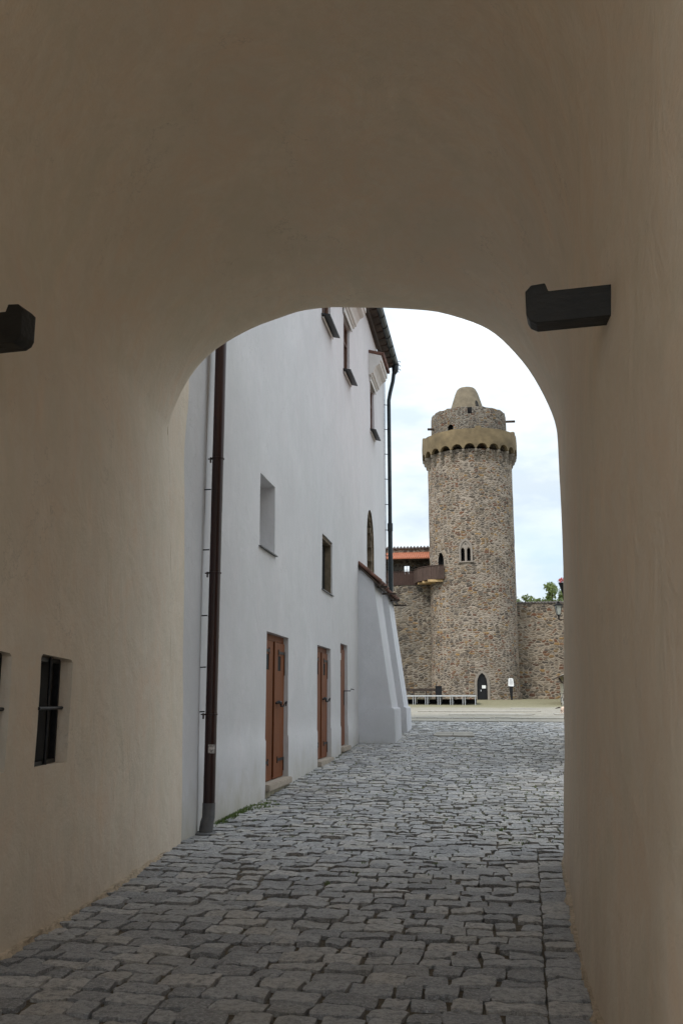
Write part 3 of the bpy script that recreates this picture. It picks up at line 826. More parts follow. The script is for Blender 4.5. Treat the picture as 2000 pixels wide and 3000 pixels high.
    sf = MB(); sf.prism([WP(s0, 0.0, H+.0), WP(s0, .12, H-.02), WP(s0, .14, H+.10), WP(s0, .36, H+.16), WP(s0, .36, H+.22), WP(s0, 0.0, H+.5)], E1*(s1-s0+.02)); sf.build('eaves_board', M['eaves'], roof)
    s = s0+.2
    while s < s1: rt = MB(); rt.box(WP(s, .2, H+.14), (.08, .34, .08), E1, N1); rt.build('rafter_end', M['eaves'], roof); s += .62
    gu = MB(); n_ = 9; R_ = .11
    go = .42; gzz = 14.03
    inner, outer_ = [], []
    for k in range(n_):
        a = PI+PI*k/(n_-1); outer_.append((go+R_*math.cos(a), gzz+R_*math.sin(a))); inner.append((go+(R_-.012)*math.cos(a), gzz+(R_-.012)*math.sin(a)))
    gu.prism([WP(s0, o_, z_) for o_, z_ in outer_+inner[::-1]], E1*(s1-s0+.25))
    for s in [s0+.9*k for k in range(1, 25)]:
        rr_ = [WP(s, go+(R_+.008)*math.cos(PI+PI*k/8), gzz+(R_+.008)*math.sin(PI+PI*k/8)) for k in range(9)]
        gu.tube(rr_, .012, 6)
    gu.tube([WP(s0, go+R_, gzz+.01), WP(s1+.25, go+R_, gzz+.01)], .018, 8)
    # curled end ornament
    for k in range(3):
        cc = WP(s1+.16, go+.13, gzz+.10-.16*k)
        gu.tube([cc+N1*(.06*math.cos(a*.7))+Vector((0, 0, .06*math.sin(a*.7))) for a in range(0, 8)], .012, 6)
    gu.build('gutter', M['darkpipe'], g)
    dp = MB()
    dp.tube([WP(s1-.02, go, gzz-.06), WP(s1-.02, go, gzz-.30), WP(s1-.02, go-.05, gzz-.42)], [.13, .12, .07], 12)
    dp.tube([WP(s1-.02, go-.05, gzz-.38), WP(s1-.02, go-.09, gzz-.7), WP(s1-.02, .22, gzz-1.15), WP(s1-.02, .17, gzz-1.45), WP(s1-.02, .17, 7.6)], .072, 12)
    dp.tube([WP(s1-.02, .17, 7.7), WP(s1-.02, .17, zg(33.5))], .085, 12)
    dp.tube([WP(s1-.02, .17, 7.62), WP(s1-.02, .17, 7.9)], .10, 12)
    d_ = dp.build('downpipe', M['darkpipe'], g, smooth=True, sharp=40)
    cb = MB(); cb.tube([WP(s1-.12, .035, gzz-.6), WP(s1-.12, .035, zg(33))], .010, 6)
    z = 12.4
    while z > 1.2: cb.tube([WP(s1-.12, -.02, z), WP(s1-.02, .19, z)], .014, 6); z -= .95
    cb.build('pipe_clips', M['iron'], d_)
    # buttresses
    for bi, (sa, sb) in enumerate(((10.8, 12.68), (14.47, 16.2))):
        bt = MB(); gz0 = zg((O+E1*sa).y)-.15; zp = 1.37
        def quadprism(prof_, s_a, s_b, ea=0): bt.prism([WP(s_a, o_, z_) for o_, z_ in prof_], E1*(s_b-s_a))
        quadprism([(-.05, gz0), (1.02, gz0), (.985, zp-.015), (.95, zp+.01), (-.05, zp+.01)], sa, sb)
        o = bt.build('buttress', M['bwhite'], g); bv(o, .012, 2)
        up = MB(); up.prism([WP(sa+.05, o_, z_) for o_, z_ in [(-.05, zp-.05), (.915, zp-.05), (.915, zp+.006), (.70, 2.9), (.52, 4.2), (.44, 4.93), (-.05, 5.32)]], E1*(sb-sa-.10))
        uo = up.build('shaft', M['bwhite'], o); bv(uo, .012, 2)
        # overlapping clay tiles on the slope, with a shattered lower edge
        tl = MB(); s = sa-.03; k = 0
        while s < sb+.03:
            wv = random.uniform(-.02, .02)
            for (o0, za, o1, zb) in ((-.0, 5.43, .36, 5.13), (.30, 5.17, .62+wv*2, 4.86+wv)):
                tl.tube([WP(s+.06, o0, za), WP(s+.06, o1, zb)], .052, 8)
            s += .10; k += 1
        tl.build('tiles', M['tile'], o)
        un = MB(); un.prism([WP(sa-.03, -.0, 5.36), WP(sa-.03, .62, 4.78), WP(sa-.03, .60, 4.72), WP(sa-.03, -.0, 5.29)], E1*(sb-sa+.06)); un.build('tile_bed', M['eaves'], o)
        sp = MB(); sp.box(WP(sa+.25, .66, 4.74), (.09, .30, .05), E1, N1); sp.build('batten_end', M['eaves'], o)
        sp = MB(); sp.box(WP(sb-.2, .70, 4.70), (.09, .42, .045), E1, N1); sp.build('batten_end', M['eaves'], o)
    # doorstep tucked between the buttresses
    stp = MB(); stp.box(WP(13.5, .33, .72), (1.5, .9, .5), E1, N1); stp.build('doorstep', M['riser'], g)
    st2 = MB(); st2.box(WP(13.5, .34, .99), (1.56, .95, .04), E1, N1); bv(st2.build('doorstep_slab', M['sill'], g), .01)
    # brown downpipe near the gatehouse
    px, py = -1.628, 11.9
    dp = MB(); dp.tube([(px+.004, py, .33), (px, py, 4.0)], .073, 20); 
    dp.tube([(px, py, 4.0), (px, py, 7.0)], .0745, 20); dp.tube([(px, py, 7.0), (px, py, 10.5)], .073, 20)
    dp.tube([(px, py, 6.98), (px, py, 7.04)], .079, 20)
    P = dp.build('brown_downpipe', M['pipe'], g, smooth=True, sharp=40); P['label'] = 'thick dark brown downpipe rising beside the passage mouth'
    bt = MB(); bt.tube([(px-.02, py-.03, .015), (px-.02, py-.03, .05), (px-.012, py-.012, .13), (px+.003, py, .19), (px+.004, py, .36)], [.085, .084, .082, .079, .079], 20)
    bt.build('cast_iron_boot', M['castiron'], P, smooth=True, sharp=40)
    pl_ = MB(); pl_.lathe([(0, .012), (.13, .012), (.15, .0), (.15, -.04)], (px-.03, py-.04, .012), 20); pl_.build('base_plate', M['castiron'], P)
    for z in (1.42, 3.2, 4.72, 6.6):
        c = MB(); c.lathe([(.078, -.011), (.084, -.008), (.084, .008), (.078, .011)], (px, py, z), 20)
        c.tube([(px, py, z), (px-.13, py+.02, z)], .009, 8); c.box((px-.095, py, z-.02), (.02, .03, .07)); c.build('pipe_clamp', M['pipe'], P)
    for z in (1.45, 2.0, 2.65, 3.5, 4.3):
        wr = MB(); wr.tube([(px-.19, py, z), (px-.08, py, z+.004)], .008, 6); wr.build('wall_hook', M['iron'], P)
    stk = MB()
    a0 = R(-100); a1 = R(-28); q = 8
    for k in range(q):
        t0 = a0+(a1-a0)*k/q; t1 = a0+(a1-a0)*(k+1)/q; r = .0755
        sl = .006
        stk.face([(px+r*math.cos(t0), py+r*math.sin(t0), .955-sl*k/q), (px+r*math.cos(t1), py+r*math.sin(t1), .955-sl*(k+1)/q), (px+r*math.cos(t1), py+r*math.sin(t1), 1.06-sl*(k+1)/q), (px+r*math.cos(t0), py+r*math.sin(t0), 1.06-sl*k/q)])
    skm = simple('sticker_print', (.42, .39, .38), .6, var=.75, scale=38, bs=0)
    stk.build('sticker', skm, P)
def bv(o, w, seg=2):
    bm = bmesh.new(); bm.from_mesh(o.data); bmesh.ops.recalc_face_normals(bm, faces=bm.faces)
    bmesh.ops.bevel(bm, geom=bm.edges[:], offset=w, segments=seg, affect='EDGES')
    bm.to_mesh(o.data); bm.free(); return o
white_building()

# ---------------------------------------------------------------- round tower
TC = Vector((12.46, 88.0, 0))
def tower():
    g = empty('round_tower', (TC.x, TC.y, 1.6), 'tall round rubble stone tower with a corbelled ring and blunt cone top', 'tower')
    r = 4.04
    def rz(ang, z, rr): return Vector((TC.x+rr*math.cos(ang), TC.y+rr*math.sin(ang), z))
    mb = MB(); prof = [(r+.03, .8), (r, 6), (r-.01, 12), (r, 18), (r, 24.6)]
    prof2 = []
    for i in range(len(prof)-1):
        for k in range(8): t = k/8; prof2.append((prof[i][0]*(1-t)+prof[i+1][0]*t, prof[i][1]*(1-t)+prof[i+1][1]*t))
    prof2.append(prof[-1])
    mb.lathe(prof2, (TC.x, TC.y, 0), 128)
    nb = len(mb.v)
    # close it and roughen it so the outline is not turned on a lathe
    mb.v = [(TC.x+(x-TC.x)*(1+.007*nz(x*1.3, y*1.3, z*1.5)), TC.y+(y-TC.y)*(1+.007*nz(x*1.3, y*1.3, z*1.5)), z) for x, y, z in mb.v]
    mb.f.append(tuple(range(128))[::-1]); mb.mi.append(0); mb.f.append(tuple(range(nb-128, nb))); mb.mi.append(0)
    sh = mb.build('shaft', M['rub_tower'], g, smooth=True, sharp=60)
    def archcut(ang, w_, z0, z1, zs, depth, m, rr=r, point=True):
        d = Vector((math.cos(ang), math.sin(ang), 0)); t = Vector((-d.y, d.x, 0)); c = MB()
        pts = [(-w_/2, z0), (w_/2, z0), (w_/2, zs)]
        if point: pts += [(w_*.42, zs+(z1-zs)*.45), (w_*.24, zs+(z1-zs)*.8), (0, z1), (-w_*.24, zs+(z1-zs)*.8), (-w_*.42, zs+(z1-zs)*.45), (-w_/2, zs)]
        else: pts += [(w_/2*math.cos(a*PI/8), zs+(z1-zs)*math.sin(a*PI/8)) for a in range(1, 8)]+[(-w_/2, zs)]
        base = Vector((TC.x, TC.y, 0))+d*(rr-depth)
        c.prism([base+t*a+Vector((0, 0, z)) for a, z in pts], d*(depth+1.0)); return (c, m), pts, base, d, t
    view = math.atan2(-TC.y, -TC.x)
    aw = math.atan2(84-88, 11.31-12.46); ad = math.atan2(-3.99, 12.46-12.46+.0)
    cuts = []
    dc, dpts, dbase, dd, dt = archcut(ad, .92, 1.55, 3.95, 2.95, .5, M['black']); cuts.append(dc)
    wins = []
    for off in (-.27, .27):
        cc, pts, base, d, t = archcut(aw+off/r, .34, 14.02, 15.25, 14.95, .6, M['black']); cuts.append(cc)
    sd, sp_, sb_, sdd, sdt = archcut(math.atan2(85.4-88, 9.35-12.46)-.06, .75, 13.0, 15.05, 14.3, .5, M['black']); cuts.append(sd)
    cut(sh, cuts, 50)
    # stone surrounds
    def surround(ang, w_, z0, z1, zs, th, out, name, m=M['stone']):
        d = Vector((math.cos(ang), math.sin(ang), 0)); t = Vector((-d.y, d.x, 0)); base = Vector((TC.x, TC.y, 0))+d*(r-.1)
        def prof_(w, top, zz): return [(w/2, z0), (w/2, zz), (w*.45, zz+(top-zz)*.42), (w*.27, zz+(top-zz)*.78), (0, top), (-w*.27, zz+(top-zz)*.78), (-w*.45, zz+(top-zz)*.42), (-w/2, zz), (-w/2, z0)]
        A = prof_(w_, z1, zs); B = prof_(w_+2*th, z1+th*1.1, zs); s = MB()
        for i in range(len(A)-1):
            s.prism([base+t*A[i][0]+Vector((0, 0, A[i][1])), base+t*A[i+1][0]+Vector((0, 0, A[i+1][1])), base+t*B[i+1][0]+Vector((0, 0, B[i+1][1])), base+t*B[i][0]+Vector((0, 0, B[i][1]))], d*(.1+out))
        return s.build(name, m, g), d, t, base
    ds, d, t, base = surround(ad, .92, 1.55, 3.95, 2.95, .22, .06, 'door_surround')
    dr = MB(); dp_ = [(-.455, 1.62), (.455, 1.62), (.455, 2.95), (.38, 3.4), (.21, 3.76), (0, 3.94), (-.21, 3.76), (-.38, 3.4), (-.455, 2.95)]
    dr.prism([base-d*.08+t*a+Vector((0, 0, z)) for a, z in dp_], d*.05); dro = dr.build('door', M['iron'], g)
    nt_ = MB(); nt_.box(base-d*.02+t*.17+Vector((0, 0, 2.72)), (.34, .012, .27), t, d); nt_.build('notice', M['paper'], dro)
    kn = MB(); kn.box(base-d*.02-t*.1+Vector((0, 0, 2.4)), (.06, .03, .16), t, d); kn.build('handle', M['steel'], dro)
    ws = MB(); d = Vector((math.cos(aw), math.sin(aw), 0)); t = Vector((-d.y, d.x, 0)); base = Vector((TC.x, TC.y, 0))+d*(r-.12)
    O_ = [(-.62, 13.98), (-.62, 15.2), (-.54, 15.6), (-.32, 15.92), (0, 16.15), (.32, 15.92), (.54, 15.6), (.62, 15.2), (.62, 13.98)]
    I_ = [(-.47, 13.98), (-.47, 15.15), (-.40, 15.45), (-.24, 15.72), (0, 15.9), (.24, 15.72), (.40, 15.45), (.47, 15.15), (.47, 13.98)]
    for i in range(8): ws.prism([base+t*p[0]+Vector((0, 0, p[1])) for p in (O_[i], O_[i+1], I_[i+1], I_[i])], d*.20)
    # plate with the two lights left open
    def plate(poly): ws.prism([base+t*a+Vector((0, 0, z)) for a, z in poly], d*.13)
    for q in (-1, 1):
        plate([(q*.47, 13.98), (q*.47, 15.2), (q*.43, 15.2), (q*.43, 13.98)])
        plate([(q*.47, 15.2), (q*.40, 15.45), (q*.24, 15.72), (0, 15.9), (0, 15.33), (q*.10, 15.12), (q*.27, 15.34), (q*.43, 15.1)])
    plate([(-.10, 13.98), (-.10, 15.12), (0, 15.33), (.10, 15.12), (.10, 13.98)])
    wo = ws.build('twin_window', M['stone'], g); recalc(wo)
    eye = MB(); eye.tube([base+d*.12+Vector((0, 0, 15.58)), base+d*.136+Vector((0, 0, 15.58))], .07, 10); eye.build('eyelet', M['black'], wo)
    sl = MB(); sl.box(base+d*.13+Vector((0, 0, 13.93)), (1.35, .26, .09), t, d); sl.build('sill', M['stone'], wo)
    # plinth stones at the foot on the right
    pl = MB(); pl.lathe([(r+.0, 2.25), (r+.16, 2.2), (r+.18, .9)], (TC.x, TC.y, 0), 16, a0=R(-62), a1=R(15)); pl.build('plinth', M['rub_tower'], g)
    # corbelled ring with scalloped lower edge
    NA = 24; R1, R0 = 4.57, 4.27; rg = MB(); per = 12; N = NA*per
    def zb(k):
        t_ = ((k % per)/per-.5)*2
        return 24.5+(.5*math.sqrt(max(0, 1-(t_/.86)**2)) if abs(t_) < .86 else 0)
    def zt(k): return 26.45+.05*nz(k*.11)+(.22 if (k//6) % 4 == 0 and nz(k//6*3.3) > .05 else 0)
    base = len(rg.v)
    for k in range(N):
        a = 2*PI*k/N
        for (rr, z) in ((R1, zb(k)), (R1+.02, zb(k)+.5*(zt(k)-zb(k))), (R1-.02, zt(k)), (R0, zt(k)), (R0, zb(k))):
            rg.v.append((TC.x+rr*math.cos(a), TC.y+rr*math.sin(a), z+.02*(rr*math.cos(a))))
    for k in range(N):
        k2 = (k+1) % N
        for i in range(5):
            j = (i+1) % 5; rg.f.append((base+k*5+i, base+k2*5+i, base+k2*5+j, base+k*5+j)); rg.mi.append(0)
    ro = rg.build('corbel_ring', M['ringplaster'], g); recalc(ro)
    fl = MB(); fl.lathe([(R0+.01, 25.25), (3.6, 25.25)], (TC.x, TC.y, 0), 48); fl.lathe([(3.6, 25.35), (R0+.01, 25.35)], (TC.x, TC.y, 0), 48); fl.build('walkway', M['brownstone'], g)
    for k in range(NA):
        a = 2*PI*k/NA
        d = Vector((math.cos(a), math.sin(a), 0)); t = Vector((-d.y, d.x, 0))
        if d.y > .25: continue
        c = MB(); b0 = Vector((TC.x, TC.y, .02*4.3*math.cos(a)))
        c.prism([b0+d*o_+t*-.10+Vector((0, 0, z_)) for o_, z_ in [(3.95, 23.55), (4.15, 23.55), (4.22, 23.7), (4.22, 23.88), (4.34, 23.9), (4.41, 24.04), (4.41, 24.2), (4.50, 24.22), (4.55, 24.34), (4.55, 24.5), (3.95, 24.5)]], t*.20)
        c.build('corbel', M['corbel'], g)
    # upper drum
    dr = MB(); seg = 96; drp = [(3.65, 25.0), (3.65, 26.5), (3.65, 27.8), (3.62, 28.6), (3.58, 28.85), (3.2, 28.95), (2.0, 29.0)]
    dr.lathe(drp, (TC.x, TC.y, 0), seg)
    dr.v = [(x+(0 if z < 28.3 else .05*nz(x*4, y*4)), y, z+(0 if z < 28.3 else .12*nz(x*2.2, y*2.2, 3)+.08*nz(x*5, y*5, 3))) for x, y, z in dr.v]
    nn = len(dr.v); dr.f.append(tuple(range(seg))[::-1]); dr.mi.append(0); dr.f.append(tuple(range(nn-seg, nn))); dr.mi.append(0)
    dro = dr.build('upper_drum', M['rub_drum'], g, smooth=True, sharp=50)
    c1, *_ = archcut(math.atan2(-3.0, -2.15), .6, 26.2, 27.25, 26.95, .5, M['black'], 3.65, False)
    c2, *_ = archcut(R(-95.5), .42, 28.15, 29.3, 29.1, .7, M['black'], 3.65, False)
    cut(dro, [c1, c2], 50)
    for (x0, y0, x1, y1, z) in ((8.95, 87.0, 8.35, 86.9, 27.35), (15.9, 86.6, 16.75, 86.4, 28.0)):
        s = MB(); s.tube([(x0, y0, z), (x1, y1, z-.03)], .12, 10); s.build('timber_stub', M['eaves'], g)
    co = MB(); co.lathe([(1.78, 28.8), (1.62, 29.6), (1.38, 30.4), (1.12, 31.2), (.95, 31.62), (.80, 31.78), (.4, 31.92), (.0, 31.95)], (12.36, 88, 0), 48)
    co.v = [(x+.03*nz(z*2, x), y, z) for x, y, z in co.v]
    coo = co.build('cone_cap', M['coneplaster'], g, smooth=True, sharp=40)
    gt = MB()
    for k in range(5):
        a = R(-66+3.4*k); gt.tube([(12.36+1.64*math.cos(a), 88+1.64*math.sin(a), 29.55), (12.36+1.47*math.cos(a), 88+1.47*math.sin(a), 30.2-.04*abs(k-2)**2)], .03, 6)
    gt.build('grille', M['iron'], coo)
tower()

# ---------------------------------------------------------------- castle walls
def wallbox(mb, p0, p1, z0, z1, thick, mi=0, step=.9, top=.06, seed=0.0):
    """wall slab from p0 to p1 (front face), thickness away from the viewer, rough top, metre UVs"""
    p0, p1 = Vector(p0), Vector(p1); L = (p1-p0).length; e = (p1-p0).normalized(); n = Vector((-e.y, e.x, 0))
    if n.y < 0: n = -n
    N = max(2, int(L/step)); M_ = max(2, int((z1-z0)/step))
    for layer, off in ((0, 0.0), (1, thick)):
        for j in range(M_):
            for i in range(N):
                P = []; U = []
                for (di, dj) in ((0, 0), (1, 0), (1, 1), (0, 1)):
                    u = L*(i+di)/N; z = z0+(z1-z0)*(j+dj)/M_
                    q = p0+e*u; dz = top*nz(u*1.7, seed) if j+dj == M_ else 0
                    oo = -.04*nz(u*.8, z*.8, seed) if off == 0 else off
                    P.append((q.x+n.x*oo, q.y+n.y*oo, z+dz)); U.append((u, z))
                mb.face(P, mi, U)
    for i in range(N):
        P = []; U = []
        for (di, off) in ((0, 0), (1, 0), (1, thick), (0, thick)):
            u = L*(i+di)/N; q = p0+e*u; dz = top*nz(u*1.7, seed)
            oo = -.04*nz(u*.8, z1*.8, seed) if off == 0 else off
            P.append((q.x+n.x*oo, q.y+n.y*oo, z1+dz)); U.append((u, off))
        mb.face(P, mi, U)
    for q in (p0, p1):
        mb.face([q+Vector((0, 0, z0)), q+n*thick+Vector((0, 0, z0)), q+n*thick+Vector((0, 0, z1)), q+Vector((0, 0, z1))], mi, [(0, z0), (thick, z0), (thick, z1), (0, z1)])

Q = Vector((9.2, 88.5, 0)); PL = -N1; DP = E1     # left along the wall / deeper
def left_wall():
    g = empty('castle_wall', tuple(Q+Vector((0, 0, 1.7))), 'high rubble castle wall with a roofed wooden gallery left of the round tower', 'castle wall')
    L = 22
    lower = MB(); wallbox(lower, Q+PL*L, Q, .9, 12.38, .9, seed=3.1, top=0.0); lower.build('lower_wall', M['rub_left'], g)
    fl = MB(); fl.prism([Q+DP*.9+Vector((0, 0, 12.2)), Q+DP*1.9+Vector((0, 0, 12.2)), Q+DP*1.9+PL*L+Vector((0, 0, 12.2)), Q+DP*.9+PL*L+Vector((0, 0, 12.2))], (0, 0, .16)); fl.build('gallery_floor', M['gallery'], g)
    # back wall of the gallery in four pieces around a window opening
    wx = 3.12; ww = .58; z0, z1 = 13.66, 14.58   # distance along PL of the window centre
    up = MB(); D = DP*1.9
    pc = [((L, wx+ww/2), (11.5, 16.2)), ((wx-ww/2, 0), (11.5, 16.2)), ((wx+ww/2, wx-ww/2), (11.5, z0)), ((wx+ww/2, wx-ww/2), (z1, 16.2))]
    for (a, b), (za, zb_) in pc: wallbox(up, Q+D+PL*a, Q+D+PL*b, za, zb_, .6, seed=8.8, top=0)
    up.build('gallery_wall', M['rub_left'], g)
    fr = MB(); c = Q+D+DP*.1+PL*wx
    fr.box(c+Vector((0, 0, (z0+z1)/2)), (.04, .05, z1-z0), PL, DP); fr.box(c+Vector((0, 0, (z0+z1)/2)), (ww, .04, .04), PL, DP)
    for s in (-1, 1): fr.box(c+PL*s*(ww/2-.02)+Vector((0, 0, (z0+z1)/2)), (.04, .06, z1-z0), PL, DP)
    fr.box(c+Vector((0, 0, z1-.02)), (ww-.08, .06, .04), PL, DP); fr.box(c+Vector((0, 0, z0+.02)), (ww-.08, .06, .04), PL, DP)
    fr.build('window', M['eaves'], g)
    # parapet boards
    pb = MB(); u = .3
    while u < L:
        wv = random.uniform(.16, .24); pb.box(Q+PL*(u+wv/2)+DP*(random.uniform(-.012, .012)-.03)+Vector((0, 0, 13.02+random.uniform(-.02, .02))), (wv-.012, .035, 1.26), PL, DP); u += wv
    po = pb.build('parapet', M['gallery'], g)
    rl = MB(); rl.box(Q+PL*(L/2+.15)-DP*.03+Vector((0, 0, 13.68)), (L-.3, .10, .06), PL, DP); rl.build('rail', M['gallery'], po)
    ps = MB()
    for u in (5.6, 9, 12): ps.box(Q+PL*u+DP*.08+Vector((0, 0, 14.35)), (.16, .16, 1.3), PL, DP)
    ps.build('posts', M['gallery'], g)
    # red roof strip over the gallery
    rt = MB(); rt.prism([Q-DP*.35+Vector((0, 0, 14.98)), Q+DP*1.89+Vector((0, 0, 15.86)), Q+DP*1.89+Vector((0, 0, 15.78)), Q-DP*.35+Vector((0, 0, 14.90))], PL*L)
    ro = rt.build('gallery_roof', M['redtile'], g)
    rr = MB(); u = .1
    while u < L: rr.tube([Q-DP*.38+PL*u+Vector((0, 0, 14.985)), Q+DP*1.85+PL*u+Vector((0, 0, 15.86))], .045, 6); u += .2
    rr.build('tile_ribs', M['redtile'], ro)
    bm_ = MB(); bm_.box(Q+PL*(L/2)+DP*.06+Vector((0, 0, 14.87)), (L, .16, .14), PL, DP); bm_.build('gallery_beam', M['eaves'], g)
    # ridge capping tiles
    cp = MB(); cp.prism([Q+D-DP*.15+Vector((0, 0, 16.2)), Q+D-DP*.15+Vector((0, 0, 16.28)), Q+D+DP*.3+Vector((0, 0, 16.42)), Q+D+DP*.75+Vector((0, 0, 16.28)), Q+D+DP*.75+Vector((0, 0, 16.2))], PL*L)
    u = 0.05
    while u < L: cp.tube([Q+D-DP*.2+PL*u+Vector((0, 0, 16.28)), Q+D+DP*.3+PL*u+Vector((0, 0, 16.47))], .085, 6); u += .33
    cp.build('capping', M['darktile'], g)
left_wall()

def balcony():
    g = empty('balcony', (8.2, 86.5, 12.4), 'curved balcony of upright grey brown boards at the round tower', 'balcony')
    path = [Vector((6.95, 88.6, 0)), Vector((7.2, 87.2, 0)), Vector((7.75, 86.2, 0)), Vector((8.3, 85.55, 0)), Vector((8.75, 85.25, 0)), Vector((9.45, 85.15, 0))]
    pb = MB(); rl = MB()
    for a, b in zip(path, path[1:]):
        d = (b-a); n = max(2, round(d.length/.17)); e = d.normalized(); q = Vector((-e.y, e.x, 0))
        for k in range(n):
            c = a+d*((k+.5)/n); pb.box(c+q*random.uniform(-.01, .01)+Vector((0, 0, 13.13+random.uniform(-.015, .015))), (d.length/n-.012, .03, 1.24), e, q)
        rl.box((a+b)/2+Vector((0, 0, 13.78)), (d.length+.05, .12, .05), e, q)
    pb.build('board_railing', M['balcony'], g); rl.build('handrail', M['balcony'], g)
    fl = MB(); fl.prism([p+Vector((0, 0, 12.50)) for p in path]+[Vector((9.6, 88.4, 12.50))], (0, 0, .07)); recalc(fl.build('floor', M['gallery'], g))
    for (a, b) in (((7.95, 85.42, 12.38), (9.35, 85.42, 12.38)), ((7.55, 86.5, 12.38), (8.9, 86.5, 12.38)), ((7.2, 87.5, 12.38), (8.6, 87.5, 12.38))):
        bb = MB(); a, b = Vector(a), Vector(b); bb.box((a+b)/2, ((b-a).length, .16, .2)); bb.build('beam', M['beamwood'], g)
balcony()

def right_wall():
    g = empty('castle_wall', (16.4, 87.6, 1.7), 'rubble castle wall with ochre stones right of the round tower', 'castle wall')
    a = Vector((15.9, 88.3, 0)); b = a+N1*26
    mb = MB(); wallbox(mb, a, b, .9, 10.55, .9, seed=21.2, top=.05); mb.build('wall', M['rub_right'], g)
    cp = MB(); e = N1; u = 0
    cp.prism([a-DP*.08+Vector((0, 0, 10.53)), a-DP*.08+Vector((0, 0, 10.62)), a+DP*.45+Vector((0, 0, 10.72)), a+DP*.98+Vector((0, 0, 10.62)), a+DP*.98+Vector((0, 0, 10.53))], e*26)
    while u < 26: cp.tube([a-DP*.12+e*u+Vector((0, 0, 10.62)), a+DP*.4+e*u+Vector((0, 0, 10.74))], .07, 6); u += .3
    cp.build('capping', M['darktile'], g)
right_wall()

# ---------------------------------------------------------------- trees beyond the wall
def tree(loc, h, rad, label, name='tree', n=2600, crown0=.55, leaf=.16, sq=1.0, gap=.1):
    g = empty(name, loc, label, 'tree', 'trees beyond the castle wall')
    loc = Vector(loc); t = MB(); top = loc+Vector((0, 0, h*.86))
    mid = loc+Vector((random.uniform(-.3, .3), 0, h*.5))
    t.tube([loc-Vector((0, 0, .3)), mid, top], [.28, .17, .05], 8)
    cl = []
    for k in range(14):
        a = random.uniform(0, 2*PI); z = loc.z+h*random.uniform(crown0, .95); rr = rad*random.uniform(.35, .9)*(1-.5*abs((z-loc.z)/h-.72))
        p = Vector((loc.x+rr*math.cos(a), loc.y+rr*math.sin(a), z)); s = loc+Vector((0, 0, max(h*.4, z-loc.z-h*.22)))
        t.tube([s, (s+p)/2+Vector((0, 0, .1)), p], [.07, .045, .015], 6); cl.append((p, rad*random.uniform(.22, .42)))
    cl.append((top, rad*.35))
    t.build('trunk', M['bark'], g)
    c = MB()
    for k in range(n):
        p, r_ = random.choice(cl); d = Vector((random.gauss(0, 1), random.gauss(0, 1), random.gauss(0, .75))); d = d.normalized()*r_*random.random()**.45
        q = p+d; u = Vector((random.gauss(0, 1), random.gauss(0, 1), random.gauss(0, 1))).normalized(); v = u.cross(Vector((random.gauss(0, 1), random.gauss(0, 1), random.gauss(0, 1)))).normalized()
        l = leaf*random.uniform(.6, 1.3); c.face([q-u*l, q-v*l*.45, q+u*l, q+v*l*.45]); tt = min(1, max(0, random.gauss(.6, .25))); c.tint += [tt]*4
    c.build('crown', M['leaf'], g)
random.seed(5)
tree((21.4, 95, 1.9), 11.9, 1.6, 'taller loose green tree rising over the right wall beside the passage edge', n=1500, crown0=.72, leaf=.17)
tree((16.9, 94.5, 1.9), 9.6, 1.1, 'low pale green treetop just showing next to the tower edge', n=700, crown0=.75)
tree((18.5, 94, 1.9), 10.3, 1.5, 'bushy green treetop in the middle of the right wall top', n=1500, crown0=.75)
tree((20.1, 94.2, 1.9), 10.2, 1.5, 'round green treetop just left of the tallest tree', n=1500, crown0=.75)
tree((22.6, 94, 1.9), 10.6, 1.7, 'green treetop right of the tallest tree', n=1500, crown0=.72)

# ---------------------------------------------------------------- courtyard objects
def stage():
    e, d = N1, E1
    R0 = Vector((10.5, 74, 0)); n = 8; w = .97; zt = 1.97
    for r in range(2):
        for k in range(n):
            c0 = R0-e*(w*(k+.5))+d*(1.0+2.0*r); c0.z = 0
            if r == 0:
                nm = ['rightmost front deck of the low steel stage', 'second front stage deck from the right', 'third front stage deck from the right', 'fourth front stage deck from the right', 'fifth front stage deck from the right', 'sixth front stage deck from the right', 'seventh front stage deck, cut by the buttress', 'front stage deck wholly beside the buttress'][k]
            else:
                nm = ['rightmost rear deck of the low steel stage', 'second rear stage deck from the right', 'third rear stage deck from the right', 'fourth rear stage deck from the right', 'fifth rear stage deck from the right', 'sixth rear stage deck from the right', 'seventh rear stage deck, cut by the buttress', 'rear stage deck wholly beside the buttress'][k]
            if k == 7: continue
            g = empty('stage_deck', (c0.x, c0.y, zg(c0.y)), nm, 'stage', 'decks of the low stage')
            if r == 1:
                sk = MB(); zz_ = zg(c0.y)-.1; sk.box(c0-d*.6+Vector((0, 0, (zz_+zt-.32)/2)), (w-.02, .02, zt-.32-zz_), e, d); sk.build('under_deck_shade', M['black'], g)  # black panel standing in for the shade beneath the stage
            t = MB(); t.box(c0+Vector((0, 0, zt-.02)), (w-.012, 1.99, .03), e, d); t.build('deck_board', M['deck'], g)
            f = MB()
            for s in (-1, 1):
                f.box(c0+d*s*.985+Vector((0, 0, zt-.075)), (w-.006, .03, .08), e, d); f.box(c0+e*s*(w/2-.02)+Vector((0, 0, zt-.075)), (.03, 1.93, .08), e, d)
            f.build('frame', M['steel'], g)
            for sx in (-1, 1):
                for sy in (-1, 1):
                    p = c0+e*sx*(w/2-.085)+d*sy*.93; z0 = zg(p.y)+.0; l = MB()
                    l.box((p.x, p.y, (z0+zt-.116)/2), (.036, .036, zt-.116-z0), e, d); l.build('leg', M['steel'], g)
stage()

